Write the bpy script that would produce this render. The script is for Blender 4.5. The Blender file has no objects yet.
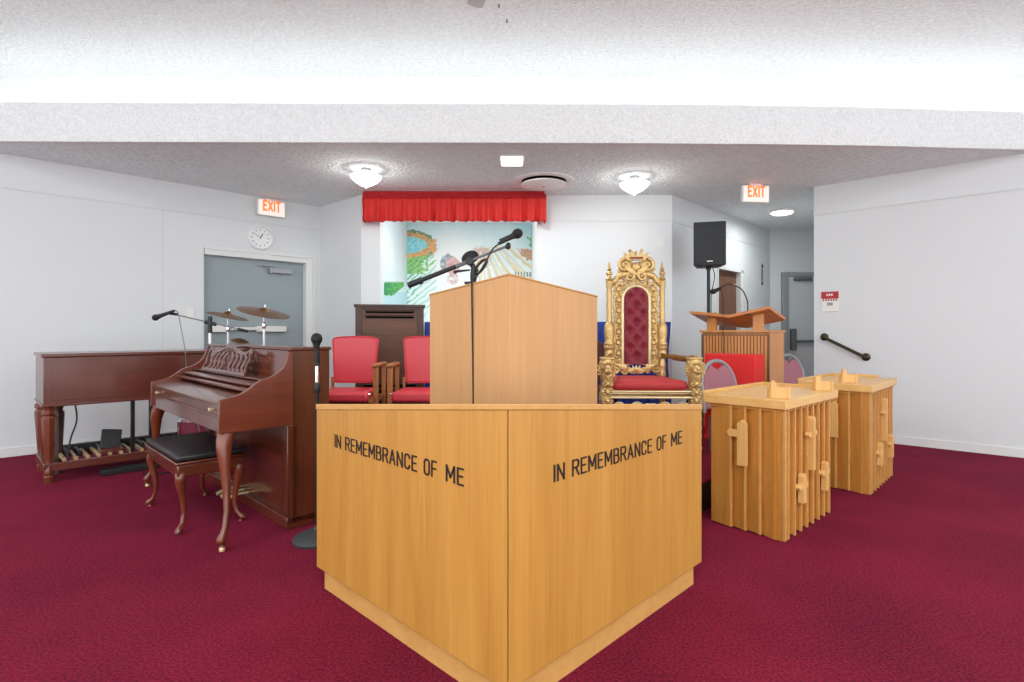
import bpy, bmesh, math, random
from mathutils import Vector, Matrix, Euler
random.seed(7)
PI = math.pi
R = math.radians
S = bpy.context.scene
COL = S.collection
F, CX, HY, H = 540.0, 512.0, 333.0, 1.15
def W(x, y, Y):                                   # a point of the room seen at x, y and standing at depth Y
    return Vector(((x - CX) / F * Y, Y, H - (y - HY) / F * Y))

# ------------------------------------------------------------------ materials
MATS = {}
def lin(c):
    return tuple((v / 255 / 12.92) if v / 255 <= .04045 else ((v / 255 + .055) / 1.055) ** 2.4 for v in c)
def new_mat(name):
    m = bpy.data.materials.new(name); m.use_nodes = True
    nt = m.node_tree; b = nt.nodes['Principled BSDF']
    return m, nt, b
def plain(name, rgb, rough=.5, metal=0, spec=.5, bump=0, bscale=80, coat=0, var=0):
    m, nt, b = new_mat(name)
    c = lin(rgb) + (1,)
    b.inputs['Base Color'].default_value = c
    b.inputs['Roughness'].default_value = rough
    b.inputs['Metallic'].default_value = metal
    b.inputs['Specular IOR Level'].default_value = spec
    b.inputs['Coat Weight'].default_value = coat
    if bump or var:
        tc = nt.nodes.new('ShaderNodeTexCoord'); n = nt.nodes.new('ShaderNodeTexNoise')
        n.inputs['Scale'].default_value = bscale; n.inputs['Detail'].default_value = 3
        nt.links.new(tc.outputs['Object'], n.inputs['Vector'])
        if bump:
            bp = nt.nodes.new('ShaderNodeBump'); bp.inputs['Strength'].default_value = 1; bp.inputs['Distance'].default_value = bump
            nt.links.new(n.outputs['Fac'], bp.inputs['Height']); nt.links.new(bp.outputs['Normal'], b.inputs['Normal'])
        if var:
            mx = nt.nodes.new('ShaderNodeMix'); mx.data_type = 'RGBA'
            mx.inputs['A'].default_value = tuple(v * (1 - var) for v in c[:3]) + (1,)
            mx.inputs['B'].default_value = tuple(min(1, v * (1 + var)) for v in c[:3]) + (1,)
            nt.links.new(n.outputs['Fac'], mx.inputs['Factor']); nt.links.new(mx.outputs['Result'], b.inputs['Base Color'])
    MATS[name] = m
    return m
def wood(name, dark, light, axis='z', rough=.4, scale=1.0, coat=0, contrast=(.3, .7), stretch=9, bump=.0004, spec=.5):
    m, nt, b = new_mat(name)
    L = nt.links
    tc = nt.nodes.new('ShaderNodeTexCoord'); mp = nt.nodes.new('ShaderNodeMapping')
    L.new(tc.outputs['Object'], mp.inputs['Vector'])
    s = [14 * scale] * 3; s['xyz'.index(axis)] = 14 * scale / stretch
    mp.inputs['Scale'].default_value = s
    n1 = nt.nodes.new('ShaderNodeTexNoise'); n1.inputs['Scale'].default_value = 1; n1.inputs['Detail'].default_value = 6; n1.inputs['Roughness'].default_value = .62
    n1.inputs['Distortion'].default_value = .6
    L.new(mp.outputs[0], n1.inputs['Vector'])
    mp2 = nt.nodes.new('ShaderNodeMapping'); s2 = [170 * scale] * 3; s2['xyz'.index(axis)] = 5 * scale
    mp2.inputs['Scale'].default_value = s2; L.new(tc.outputs['Object'], mp2.inputs['Vector'])
    n2 = nt.nodes.new('ShaderNodeTexNoise'); n2.inputs['Scale'].default_value = 1; n2.inputs['Detail'].default_value = 2
    L.new(mp2.outputs[0], n2.inputs['Vector'])
    ad = nt.nodes.new('ShaderNodeMath'); ad.operation = 'MULTIPLY_ADD'; ad.inputs[1].default_value = .35; 
    L.new(n2.outputs['Fac'], ad.inputs[0])
    ml = nt.nodes.new('ShaderNodeMath'); ml.operation = 'MULTIPLY'; ml.inputs[1].default_value = .65
    L.new(n1.outputs['Fac'], ml.inputs[0]); L.new(ml.outputs[0], ad.inputs[2])
    cr = nt.nodes.new('ShaderNodeValToRGB')
    cr.color_ramp.elements[0].position = contrast[0]; cr.color_ramp.elements[0].color = lin(dark) + (1,)
    cr.color_ramp.elements[1].position = contrast[1]; cr.color_ramp.elements[1].color = lin(light) + (1,)
    L.new(ad.outputs[0], cr.inputs[0]); L.new(cr.outputs[0], b.inputs['Base Color'])
    b.inputs['Roughness'].default_value = rough; b.inputs['Coat Weight'].default_value = coat; b.inputs['Coat Roughness'].default_value = .12
    b.inputs['Specular IOR Level'].default_value = spec
    if bump:
        bp = nt.nodes.new('ShaderNodeBump'); bp.inputs['Strength'].default_value = .6; bp.inputs['Distance'].default_value = bump
        L.new(n2.outputs['Fac'], bp.inputs['Height']); L.new(bp.outputs['Normal'], b.inputs['Normal'])
    MATS[name] = m
    return m
def emit(name, rgb, strength):
    m, nt, b = new_mat(name)
    b.inputs['Base Color'].default_value = lin(rgb) + (1,)
    b.inputs['Emission Color'].default_value = lin(rgb) + (1,)
    b.inputs['Emission Strength'].default_value = strength
    MATS[name] = m
    return m
def popcorn(name, rgb, dist, scale):
    m, nt, b = new_mat(name); L = nt.links
    tc = nt.nodes.new('ShaderNodeTexCoord')
    v = nt.nodes.new('ShaderNodeTexVoronoi'); v.inputs['Scale'].default_value = scale
    n = nt.nodes.new('ShaderNodeTexNoise'); n.inputs['Scale'].default_value = scale * .8; n.inputs['Detail'].default_value = 4; n.inputs['Roughness'].default_value = .7
    L.new(tc.outputs['Object'], n.inputs['Vector'])
    L.new(tc.outputs['Object'], v.inputs['Vector'])
    a = nt.nodes.new('ShaderNodeMath'); a.operation = 'MULTIPLY_ADD'; a.inputs[1].default_value = 1.4
    L.new(n.outputs['Fac'], a.inputs[0]); L.new(v.outputs['Distance'], a.inputs[2])
    bp = nt.nodes.new('ShaderNodeBump'); bp.inputs['Strength'].default_value = 1; bp.inputs['Distance'].default_value = dist
    L.new(a.outputs[0], bp.inputs['Height']); L.new(bp.outputs['Normal'], b.inputs['Normal'])
    cr = nt.nodes.new('ShaderNodeValToRGB')
    cr.color_ramp.elements[0].position = .35; cr.color_ramp.elements[0].color = tuple(x * .86 for x in lin(rgb)) + (1,)
    cr.color_ramp.elements[1].position = .62; cr.color_ramp.elements[1].color = lin(rgb) + (1,)
    L.new(n.outputs['Fac'], cr.inputs[0]); L.new(cr.outputs[0], b.inputs['Base Color'])
    b.inputs['Roughness'].default_value = .95; b.inputs['Specular IOR Level'].default_value = .15
    MATS[name] = m
def carpet(name):
    m, nt, b = new_mat(name); L = nt.links
    tc = nt.nodes.new('ShaderNodeTexCoord')
    n = nt.nodes.new('ShaderNodeTexNoise'); n.inputs['Scale'].default_value = 95; n.inputs['Detail'].default_value = 5; n.inputs['Roughness'].default_value = .85
    n2 = nt.nodes.new('ShaderNodeTexNoise'); n2.inputs['Scale'].default_value = 1.7; n2.inputs['Detail'].default_value = 4
    for q in (n, n2): L.new(tc.outputs['Object'], q.inputs['Vector'])
    a = nt.nodes.new('ShaderNodeMath'); a.operation = 'MULTIPLY_ADD'; a.inputs[1].default_value = .84
    ml = nt.nodes.new('ShaderNodeMath'); ml.operation = 'MULTIPLY'; ml.inputs[1].default_value = .16
    L.new(n2.outputs['Fac'], ml.inputs[0]); L.new(n.outputs['Fac'], a.inputs[0]); L.new(ml.outputs[0], a.inputs[2])
    cr = nt.nodes.new('ShaderNodeValToRGB')
    cr.color_ramp.elements[0].position = .40; cr.color_ramp.elements[0].color = lin((58, 8, 24)) + (1,)
    cr.color_ramp.elements[1].position = .62; cr.color_ramp.elements[1].color = lin((140, 32, 55)) + (1,)
    L.new(a.outputs[0], cr.inputs[0]); L.new(cr.outputs[0], b.inputs['Base Color'])
    bp = nt.nodes.new('ShaderNodeBump'); bp.inputs['Strength'].default_value = .8; bp.inputs['Distance'].default_value = .004
    L.new(n.outputs['Fac'], bp.inputs['Height']); L.new(bp.outputs['Normal'], b.inputs['Normal'])
    b.inputs['Roughness'].default_value = .95; b.inputs['Specular IOR Level'].default_value = .1
    b.inputs['Sheen Weight'].default_value = .15; b.inputs['Sheen Tint'].default_value = lin((200, 60, 110)) + (1,)
    MATS[name] = m

plain('wall_paint', (220, 223, 224), .7, spec=.25, bump=.0006, bscale=30)
plain('trim_paint', (226, 226, 224), .5, spec=.3)
plain('seam_paint', (216, 218, 219), .7, spec=.2)
plain('cove_paint', (232, 232, 232), .8, spec=.2)
popcorn('popcorn_low', (243, 250, 251), .013, 30)
popcorn('popcorn_high', (240, 241, 241), .016, 34)
popcorn('popcorn_fascia', (240, 242, 242), .006, 55)
carpet('carpet')
plain('riser_dark', (22, 18, 22), .6)
wood('oak_table', (172, 117, 46), (200, 147, 70), 'z', .38, .55, contrast=(.3, .7), stretch=16)
wood('oak_pulpit', (188, 138, 88), (208, 160, 106), 'z', .42, .5, contrast=(.25, .75), stretch=16)
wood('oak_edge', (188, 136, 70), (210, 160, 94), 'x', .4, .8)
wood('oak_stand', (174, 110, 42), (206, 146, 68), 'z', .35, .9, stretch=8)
wood('oak_light', (204, 152, 82), (228, 182, 116), 'z', .4, 1.2, stretch=6)
wood('oak_top', (206, 156, 84), (230, 186, 120), 'x', .35, .8, stretch=8)
wood('lectern_wood', (186, 120, 60), (212, 148, 86), 'z', .35, 1, stretch=10)
wood('lectern_top', (186, 112, 56), (214, 142, 82), 'y', .35, 1, stretch=10)
wood('mahogany', (56, 22, 12), (112, 56, 32), 'z', .26, .8, coat=.5, contrast=(.25, .78))
wood('mahogany_x', (64, 24, 14), (112, 54, 34), 'x', .24, .8, coat=.6, contrast=(.25, .78))
wood('mahogany_y', (84, 32, 18), (124, 58, 36), 'y', .3, 1.1, coat=.4, contrast=(.25, .78))
wood('organ_wood', (78, 34, 24), (112, 54, 40), 'x', .3, .8, coat=.4, contrast=(.25, .78))
wood('organ_leg', (84, 36, 20), (128, 62, 38), 'z', .3, .9, coat=.4)
wood('cabinet_wood', (66, 38, 24), (110, 68, 44), 'x', .45, .6, stretch=14)
wood('cabinet_trim', (58, 38, 30), (80, 54, 44), 'x', .5, .8)
wood('pedal_wood', (150, 120, 84), (192, 164, 124), 'y', .5, 1)
wood('armrest_wood', (150, 92, 46), (190, 128, 74), 'z', .4, 1.4)
wood('door_wood', (96, 64, 46), (126, 88, 66), 'z', .5, .8)
plain('black_vinyl', (30, 31, 34), .32, bump=.001, bscale=200)
plain('black_metal', (28, 29, 31), .4, metal=.3)
plain('black_plastic', (24, 25, 27), .5)
plain('mic_grille', (30, 30, 32), .55, metal=.4, bump=.002, bscale=500)
plain('grey_metal', (120, 122, 124), .35, metal=.6)
plain('rim_grey', (150, 153, 156), .4, metal=.3)
plain('dark_slot', (8, 7, 7), .9, spec=.1)
plain('chrome', (220, 222, 225), .18, metal=1)
plain('white_tube', (225, 228, 232), .25, metal=.3)
plain('bronze_metal', (72, 64, 50), .28, metal=.8)
plain('cymbal_bronze', (128, 92, 62), .32, metal=.8, bump=.0006, bscale=60)
plain('door_teal', (150, 162, 165), .5, spec=.35, var=.04, bscale=3)
plain('door_grey', (200, 204, 205), .5)
plain('door_frame_grey', (146, 149, 150), .5)
plain('red_vinyl', (212, 62, 72), .36, spec=.5, bump=.0012, bscale=14)
plain('red_cloth', (214, 38, 36), .8, bump=.001, bscale=160)
plain('red_curtain', (204, 40, 34), .75, bump=.001, bscale=120)
plain('red_curtain_head', (176, 26, 32), .8, bump=.001, bscale=120)
plain('velvet_red', (126, 14, 36), .55, bump=.001, bscale=60)
bpy.data.materials['velvet_red'].node_tree.nodes['Principled BSDF'].inputs['Sheen Weight'].default_value = .2
plain('seat_red', (186, 52, 54), .6, bump=.0006, bscale=200)
plain('blue_cloth', (14, 48, 128), .7, bump=.002, bscale=30, var=.4)
plain('burgundy_fabric', (164, 108, 118), .85, bump=.001, bscale=240, var=.15)
plain('burgundy_drum', (112, 18, 46), .5)
plain('maroon_leather', (84, 44, 40), .45)
plain('gold', (206, 172, 112), .34, metal=.55, bump=.004, bscale=75, var=.4)
plain('gold_pale', (230, 208, 160), .38, metal=.45, bump=.0006, bscale=70)
plain('gold_dark', (150, 114, 62), .4, metal=.7, bump=.003, bscale=90)
plain('letter_black', (26, 22, 20), .5)
plain('speaker_black', (34, 37, 40), .65, bump=.001, bscale=350)
plain('clock_white', (236, 236, 236), .4)
plain('plate_white', (232, 230, 224), .45)
plain('clock_grey', (150, 150, 150), .5)
plain('sign_red', (176, 34, 40), .5)
plain('fan_grey', (186, 184, 180), .5)
plain('vent_white', (240, 234, 230), .5)
plain('rubber', (48, 52, 54), .6)
plain('pink_plate', (168, 150, 152), .6)
emit('bowl_glass', (250, 250, 248), 1.15)
emit('lens', (255, 253, 250), 7)
emit('tube_light', (248, 252, 254), 16)
emit('exit_glow', (255, 122, 52), .9)
emit('exit_face', (255, 246, 236), .35)

# ------------------------------------------------------------------ mesh builder
class MB:
    def __init__(s): s.v = []; s.f = []; s.X = Matrix.Identity(4)
    def add(s, vs, fs, M=None):
        o = len(s.v); T = s.X @ (M if M is not None else Matrix.Identity(4))
        s.v += [T @ Vector(p) for p in vs]; s.f += [tuple(i + o for i in f) for f in fs]
        return s
    def box(s, x0, x1, y0, y1, z0, z1, M=None):
        vs = [(x, y, z) for z in (z0, z1) for y in (y0, y1) for x in (x0, x1)]
        return s.add(vs, [(0, 2, 3, 1), (4, 5, 7, 6), (0, 1, 5, 4), (2, 6, 7, 3), (0, 4, 6, 2), (1, 3, 7, 5)], M)
    def prism(s, pts, a, b, plane='xy', M=None):
        n = len(pts)
        def mk(p, h):
            return {'xy': (p[0], p[1], h), 'yz': (h, p[0], p[1]), 'xz': (p[0], h, p[1])}[plane]
        vs = [mk(p, a) for p in pts] + [mk(p, b) for p in pts]
        fs = [tuple(range(n))[::-1], tuple(range(n, 2 * n))] + [(i, (i + 1) % n, n + (i + 1) % n, n + i) for i in range(n)]
        return s.add(vs, fs, M)
    def loft(s, rings, M=None, cap=True, close=True):
        n = len(rings[0]); vs = [p for r in rings for p in r]; fs = []
        for k in range(len(rings) - 1):
            for i in range(n if close else n - 1):
                j = (i + 1) % n
                fs.append((k * n + i, k * n + j, (k + 1) * n + j, (k + 1) * n + i))
        if cap and close:
            fs.append(tuple(range(n))[::-1]); fs.append(tuple(range((len(rings) - 1) * n, len(rings) * n)))
        return s.add(vs, fs, M)
    def tube(s, pts, r, n=8, M=None, sy=1.0, closed=False):
        pts = [Vector(p) for p in pts]; N = len(pts)
        rr = r if isinstance(r, (list, tuple)) else [r] * N
        rings = []; up = None
        for i, p in enumerate(pts):
            if closed: d = pts[(i + 1) % N] - pts[i - 1]
            else: d = pts[min(i + 1, N - 1)] - pts[max(i - 1, 0)]
            d = d.normalized() if d.length > 1e-9 else Vector((0, 0, 1))
            if up is None:
                up = Vector((0, 1, 0)) if abs(d.y) < .9 else Vector((1, 0, 0))
            a = (up - d * up.dot(d)).normalized(); up = a; b = d.cross(a)
            rings.append([p + (a * math.cos(t) * sy + b * math.sin(t)) * rr[i] for t in (2 * PI * k / n for k in range(n))])
        if closed: rings.append(rings[0])
        return s.loft(rings, M, cap=not closed)
    def lathe(s, prof, n=24, M=None):
        rings = [[(r * math.cos(2 * PI * k / n), r * math.sin(2 * PI * k / n), z) for k in range(n)] for r, z in prof]
        return s.loft(rings, M)
    def ball(s, c, r, n=12, M=None, sc=(1, 1, 1)):
        prof = [(max(1e-4, math.sin(PI * k / (n // 2 + 2))), -math.cos(PI * k / (n // 2 + 2))) for k in range(n // 2 + 3)]
        T = Matrix.Translation(c) @ Matrix.Diagonal((r * sc[0], r * sc[1], r * sc[2], 1))
        return s.lathe(prof, n, (M @ T) if M is not None else T)
    def build(s, name, mat, parent=None, bevel=0, smooth=35, sub=0, **tags):
        me = bpy.data.meshes.new(name)
        me.from_pydata([tuple(v) for v in s.v], [], s.f)
        bm = bmesh.new(); bm.from_mesh(me)
        bmesh.ops.recalc_face_normals(bm, faces=bm.faces)
        bm.to_mesh(me); bm.free()
        me.materials.append(MATS[mat])
        if smooth:
            me.polygons.foreach_set('use_smooth', [True] * len(me.polygons))
            me.set_sharp_from_angle(angle=R(smooth))
        o = bpy.data.objects.new(name, me); COL.objects.link(o)
        if parent is not None: o.parent = parent
        if bevel:
            m = o.modifiers.new('bevel', 'BEVEL'); m.width = bevel; m.segments = 2; m.limit_method = 'ANGLE'; m.angle_limit = R(40)
        if sub:
            m = o.modifiers.new('sub', 'SUBSURF'); m.levels = m.render_levels = sub
        for k, v in tags.items(): o[k] = v
        return o
def thing(name, label, cat, loc=(0, 0, 0), rz=0, group=None):
    o = bpy.data.objects.new(name, None); COL.objects.link(o); o.empty_display_size = .1
    o.location = loc; o.rotation_euler = (0, 0, rz)
    o['label'] = label; o['category'] = cat
    if group: o['group'] = group
    return o
def struct(o): o['kind'] = 'structure'; return o
def dup(root, loc, rz, label):
    r = root.copy(); COL.objects.link(r); r.location = loc; r.rotation_euler = (0, 0, rz); r['label'] = label
    for ch in root.children:
        c = ch.copy(); COL.objects.link(c); c.parent = r
        for g in ch.children:
            d = g.copy(); COL.objects.link(d); d.parent = c
    return r
def bez(P, n=12):                                  # smooth path through points (Catmull-Rom)
    P = [Vector(p) for p in P]; out = []
    for i in range(len(P) - 1):
        a, b, c, d = P[max(i - 1, 0)], P[i], P[i + 1], P[min(i + 2, len(P) - 1)]
        for k in range(n):
            t = k / n
            out.append(.5 * ((2 * b) + (c - a) * t + (2 * a - 5 * b + 4 * c - d) * t * t + (3 * b - a - 3 * c + d) * t ** 3))
    out.append(P[-1]); return out
def rot_to(d):                                     # rotation turning +z to d
    return Vector((0, 0, 1)).rotation_difference(Vector(d)).to_matrix().to_4x4()
GLYPH = {                                          # strokes of each letter in a box 0..w by 0..1
    'I': (.0, [[(0, 0), (0, 1)]]),
    'N': (.42, [[(0, 0), (0, 1), (.42, 0), (.42, 1)]]),
    'R': (.40, [[(0, 0), (0, 1), (.26, 1), (.36, .95), (.40, .86), (.40, .66), (.36, .56), (.26, .51), (0, .51)], [(.22, .51), (.42, 0)]]),
    'E': (.34, [[(.34, 0), (0, 0), (0, 1), (.34, 1)], [(0, .52), (.29, .52)]]),
    'M': (.50, [[(0, 0), (0, 1), (.25, .28), (.50, 1), (.50, 0)]]),
    'B': (.38, [[(0, 0), (0, 1), (.24, 1), (.33, .95), (.36, .87), (.36, .68), (.33, .59), (.24, .54), (0, .54)], [(.24, .54), (.34, .48), (.39, .38), (.39, .17), (.34, .05), (.24, 0), (0, 0)]]),
    'A': (.44, [[(0, 0), (.22, 1), (.44, 0)], [(.08, .32), (.36, .32)]]),
    'C': (.38, [[(.38, .76), (.36, .89), (.28, .98), (.19, 1), (.10, .98), (.03, .90), (0, .78), (0, .22), (.03, .10), (.10, .02), (.19, 0), (.28, .02), (.36, .11), (.38, .24)]]),
    'O': (.40, [[(.20, 1), (.10, .98), (.03, .90), (0, .78), (0, .22), (.03, .10), (.10, .02), (.20, 0), (.30, .02), (.37, .10), (.40, .22), (.40, .78), (.37, .90), (.30, .98), (.20, 1)]]),
    'F': (.34, [[(0, 0), (0, 1), (.34, 1)], [(0, .52), (.29, .52)]]),
    'X': (.44, [[(0, 0), (.44, 1)], [(0, 1), (.44, 0)]]),
    'T': (.42, [[(.21, 0), (.21, 1)], [(0, 1), (.42, 1)]]),
}
def word_mesh(word, t, depth):
    """stroked capital letters one unit high as a mesh: x right, y up, z out; stroke thickness t"""
    vs, fs = [], []; x = 0
    def prismq(q):
        o = len(vs)
        for z in (0, depth): vs.extend((a, b, z) for a, b in q)
        n = len(q); fs.extend([tuple(range(o + n, o + 2 * n)), tuple(range(o, o + n))[::-1]] + [(o + i, o + (i + 1) % n, o + n + (i + 1) % n, o + n + i) for i in range(n)])
    for ch in word:
        w, st = GLYPH[ch]
        for line in st:
            for a, b in zip(line, line[1:]):
                A, B = Vector(a), Vector(b); A.x += x; B.x += x
                A.y = t / 2 + A.y * (1 - t); B.y = t / 2 + B.y * (1 - t)
                d = (B - A).normalized(); n = Vector((-d.y, d.x)) * t / 2; e = d * t * .42
                prismq([tuple(A - e - n), tuple(B + e - n), tuple(B + e + n), tuple(A - e + n)])
        x += w + .17 + t * .5
    me = bpy.data.meshes.new('lettering'); me.from_pydata(vs, [], fs); me.update()
    return me

# ------------------------------------------------------------------ the room
CZ = 2.806
def slab(name, pts, z0, z1, mat, **k):
    return struct(MB().prism(pts, z0, z1).build(name, mat, smooth=0))
slab('floor', [(-8, -3), (8, -3), (8, 9.5), (-8, 9.5)], -.1, 0, 'carpet')
LW = [(-7.7, 2.05), (-2.525, 7.10), (-1.81, 6.48)]
def on_left(px):                                   # the point of the left wall line seen at column px
    k = (CX - px) / F; a = (4.71 - 4.968 * k) / (1 + .976 * k); return -4.71 + a, 4.968 + .976 * a
# left wall with the door opening (local frame: x along the wall towards the corner, y into the room)
lx0, ly0 = on_left(203.5); lx1, ly1 = on_left(312.5)
wdir = Vector((-2.525 + 4.71, 7.10 - 4.968, 0)).normalized()
wang = math.atan2(wdir.y, wdir.x)
def wallM(x, y): return Matrix.Translation((x, y, 0)) @ Matrix.Rotation(wang, 4, 'Z')
LO = Vector((-4.71, 4.968, 0)); s0 = (Vector((lx0, ly0, 0)) - LO).dot(wdir); s1 = (Vector((lx1, ly1, 0)) - LO).dot(wdir)
sE = (Vector((-2.525, 7.10, 0)) - LO).dot(wdir)
mb = MB(); mb.X = wallM(-4.71, 4.968)              # local y > 0 is outside (left of direction)
dtop = 2.11
mb.box(-4.3, -.45, 0, .25, 0, 3.9)
mb.box(-.45, s0, 0, .25, 0, CZ); mb.box(s1, sE + .02, 0, .25, 0, CZ); mb.box(s0, s1, 0, .25, dtop, CZ)
struct(mb.build('wall_left', 'wall_paint', smooth=0))
mb = MB(); mb.X = wallM(-4.71, 4.968)
mb.box(-4.3, s0, -.014, 0, 0, .085); mb.box(s1, sE, -.014, 0, 0, .085)
struct(mb.build('baseboard_left', 'trim_paint', bevel=.003))
mb = MB(); mb.X = wallM(-4.71, 4.968)
mb.box(-4.3, sE, -.006, 0, 2.485, 2.505); struct(mb.build('trim_1', 'seam_paint', bevel=.002))
sx = (Vector((*on_left(162), 0)) - LO).dot(wdir)
mb = MB(); mb.X = wallM(-4.71, 4.968)
mb.box(sx, sx + .012, -.003, 0, .085, 2.485); struct(mb.build('trim_2', 'seam_paint'))
# left door: recessed leaf, frame, push bar, closer
door = MB(); door.X = wallM(-4.71, 4.968)
door.box(s0, s1, .10, .145, 0.005, dtop - .05)
d1 = struct(door.build('door_1', 'door_teal', smooth=0)); 
def on_door(fn, name, mat, bevel=0, parent=None):
    b = MB(); b.X = wallM(-4.71, 4.968); fn(b); return b.build(name, mat, parent or d1, bevel=bevel)
on_door(lambda b: (b.box(s1 - .085, s1, .0, .10, 0, dtop), b.box(s0, s0 + .012, .02, .10, 0, dtop), b.box(s0 + .012, s1 - .085, .0, .10, dtop - .06, dtop),
                   b.box(s1, s1 + .03, -.012, 0, 0, dtop + .03), b.box(s0, s1, -.012, 0, dtop, dtop + .03)), 'door_frame', 'trim_paint', .002)
on_door(lambda b: (b.box(s0 + .1, s1 - .38, .035, .075, 1.185, 1.22), b.box(s1 - .68, s1 - .32, .03, .10, 1.165, 1.235), b.box(s0 + .08, s0 + .26, .03, .10, 1.16, 1.24)), 'push_bar', 'plate_white', .006)
on_door(lambda b: (b.box(s1 - .50, s1 - .24, .04, .10, 1.90, 1.955), b.box(s1 - .53, s1 - .50, .02, .1, 1.89, 1.965), b.box(s1 - .66, s1 - .46, .05, .07, 1.975, 1.99), b.tube([(s1 - .37, .05, 1.90), (s1 - .37, .05, 1.88)], .016)), 'door_closer', 'rim_grey', .004)
# corner return, front wall with the recess, diagonal wall, hall end wall
def wall_seg(name, a, b, z0, z1, th=.15, mat='wall_paint', off=0):
    a = Vector((*a, 0)); b = Vector((*b, 0)); d = (b - a).normalized(); n = Vector((-d.y, d.x, 0))
    m = MB(); m.prism([(a + n * off)[:2], (b + n * off)[:2], (b + n * (th + off))[:2], (a + n * (th + off))[:2]], z0, z1)
    return struct(m.build(name, mat, smooth=0))
FW = 6.48
wall_seg('wall_left_return', (-2.54, 7.115), (-1.81, FW), 0, CZ)
RX0, RX1, RZ0, RZ1, RY = -1.584, .30, 1.25, 2.80, 8.15
m = MB(); m.box(-1.81, RX0, FW, FW + .15, 0, CZ); m.box(RX1, 1.92, FW, FW + .15, 0, CZ)
m.box(RX0, RX1, FW, FW + .15, 0, RZ0); m.box(RX0, RX1, FW, FW + .15, RZ1, CZ)
struct(m.build('wall_front', 'wall_paint', smooth=0))
DE = (4.17, 8.73)
dd = Vector((1, 1, 0)).normalized()
def diag(s, off=0): return (1.92 + s * .7071 + off * .7071, FW + s * .7071 - off * .7071)   # off > 0 stands into the room
dL = (DE[0] - 1.92) * 1.4142
o0, o1 = 1.23, 2.05
def dbox(mb, s_0, s_1, t0, t1, z0, z1):
    mb.prism([diag(s_0, t0), diag(s_1, t0), diag(s_1, t1), diag(s_0, t1)], z0, z1)
m = MB(); dbox(m, 0, o0, 0, -.15, 0, CZ); dbox(m, o1, dL + .05, 0, -.15, 0, CZ); dbox(m, o0, o1, 0, -.15, 2.07, CZ)
struct(m.build('wall_diagonal', 'wall_paint', smooth=0))
m = MB(); dbox(m, o0 + .04, o1 - .04, -.06, -.10, 0.005, 2.03); d2 = struct(m.build('door_2', 'door_wood', smooth=0))
m = MB(); dbox(m, o0, o0 + .04, .01, -.14, 0, 2.07); dbox(m, o1 - .04, o1 + .06, .012, -.14, 0, 2.07); dbox(m, o0 + .04, o1 + .06, .012, -.14, 2.03, 2.09)
m.build('door_frame', 'trim_paint', d2, bevel=.003)
m = MB(); m.box(4.1, 6.3, 8.73, 8.88, 0, CZ); struct(m.build('wall_hall_end', 'wall_paint', smooth=0))
hx0, hx1 = (787 - CX) / F * 8.73, 5.45
m = MB(); m.box(hx0, hx1, 8.69, 8.725, .005, 2.06); d3 = struct(m.build('door_3', 'door_grey', smooth=0))
m = MB(); m.box(hx0 - .10, hx0, 8.66, 8.73, 0, 2.13); m.box(hx1, hx1 + .1, 8.66, 8.73, 0, 2.13); m.box(hx0, hx1, 8.66, 8.73, 2.06, 2.13)
m.build('door_frame', 'door_frame_grey', d3, bevel=.01)
m = MB(); m.box(hx0 + .02, hx0 + .10, 8.62, 8.69, .88, 1.22); m.box(hx0 + .08, hx1 - .08, 8.63, 8.66, 1.0, 1.04); m.box(hx1 - .16, hx1 - .08, 8.62, 8.69, .96, 1.08)
m.build('push_bar', 'grey_metal', d3, bevel=.006)
m = MB(); m.box(hx0 + .08, hx0 + .36, 8.63, 8.69, 1.99, 2.04); m.build('door_closer', 'grey_metal', d3, bevel=.006)
# right wall
RW0, RWd = Vector((3.42, 6.117, 0)), Vector((1.30, -1.155, 0)).normalized()
rang = math.atan2(RWd.y, RWd.x)
def rwM(): return Matrix.Translation(RW0) @ Matrix.Rotation(rang, 4, 'Z')      # local y > 0 = outside
m = MB(); m.X = rwM(); m.box(0, 2.3, 0, .2, 0, CZ); m.box(2.3, 5.6, 0, .2, 0, 3.9)
struct(m.build('wall_right', 'wall_paint', smooth=0))
wall_seg('wall_right_return', (3.43, 6.125), (6.1, 8.8), 0, CZ, th=-.15)
m = MB(); m.X = rwM(); m.box(0, 5.6, -.014, 0, 0, .085); struct(m.build('baseboard_right', 'trim_paint', bevel=.003))
m = MB(); m.X = rwM(); m.box(-.006, 5.6, -.008, 0, 2.475, 2.50); struct(m.build('trim_3', 'seam_paint', bevel=.002))
m = MB(); m.box(RX1 + .2, 1.92, FW - .006, FW, 2.485, 2.505); struct(m.build('trim_4', 'seam_paint'))
m = MB(); dbox(m, 0, dL, .006, 0, 2.485, 2.505); struct(m.build('trim_5', 'seam_paint'))
m = MB(); m.box(4.2, 5.3, 8.722, 8.73, 2.485, 2.505); struct(m.build('trim_6', 'seam_paint'))
# lower ceiling, bulkhead, cove, upper ceiling
FB = [(-8, 4.55), (-4.5, 4.63), (-2, 4.66), (0, 4.67), (1.5, 4.69), (3, 4.735), (4.6, 4.84), (8, 5.0)]
slab('ceiling', FB + [(8, 9.4), (-8, 9.4)], CZ, CZ + .05, 'popcorn_low')
rings = []
path = bez([(x, y, 0) for x, y in FB], 6)
m = MB(); m.loft([[(p.x, p.y, CZ - .01), (p.x, p.y - .012, CZ + .05), (p.x, p.y - .012, 3.10), (p.x, p.y, 3.13), (p.x, p.y + .06, 3.13), (p.x, p.y + .06, CZ - .01)] for p in path])
struct(m.build('ceiling_bulkhead', 'popcorn_fascia', smooth=50))
m = MB(); m.box(-8, 8, 5.5, 5.62, CZ + .05, 3.9); struct(m.build('wall_cove', 'cove_paint', smooth=0))
slab('ceiling_upper', [(-8, -3), (8, -3), (8, 5.6), (-8, 5.6)], 3.75, 3.85, 'popcorn_high')
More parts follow.
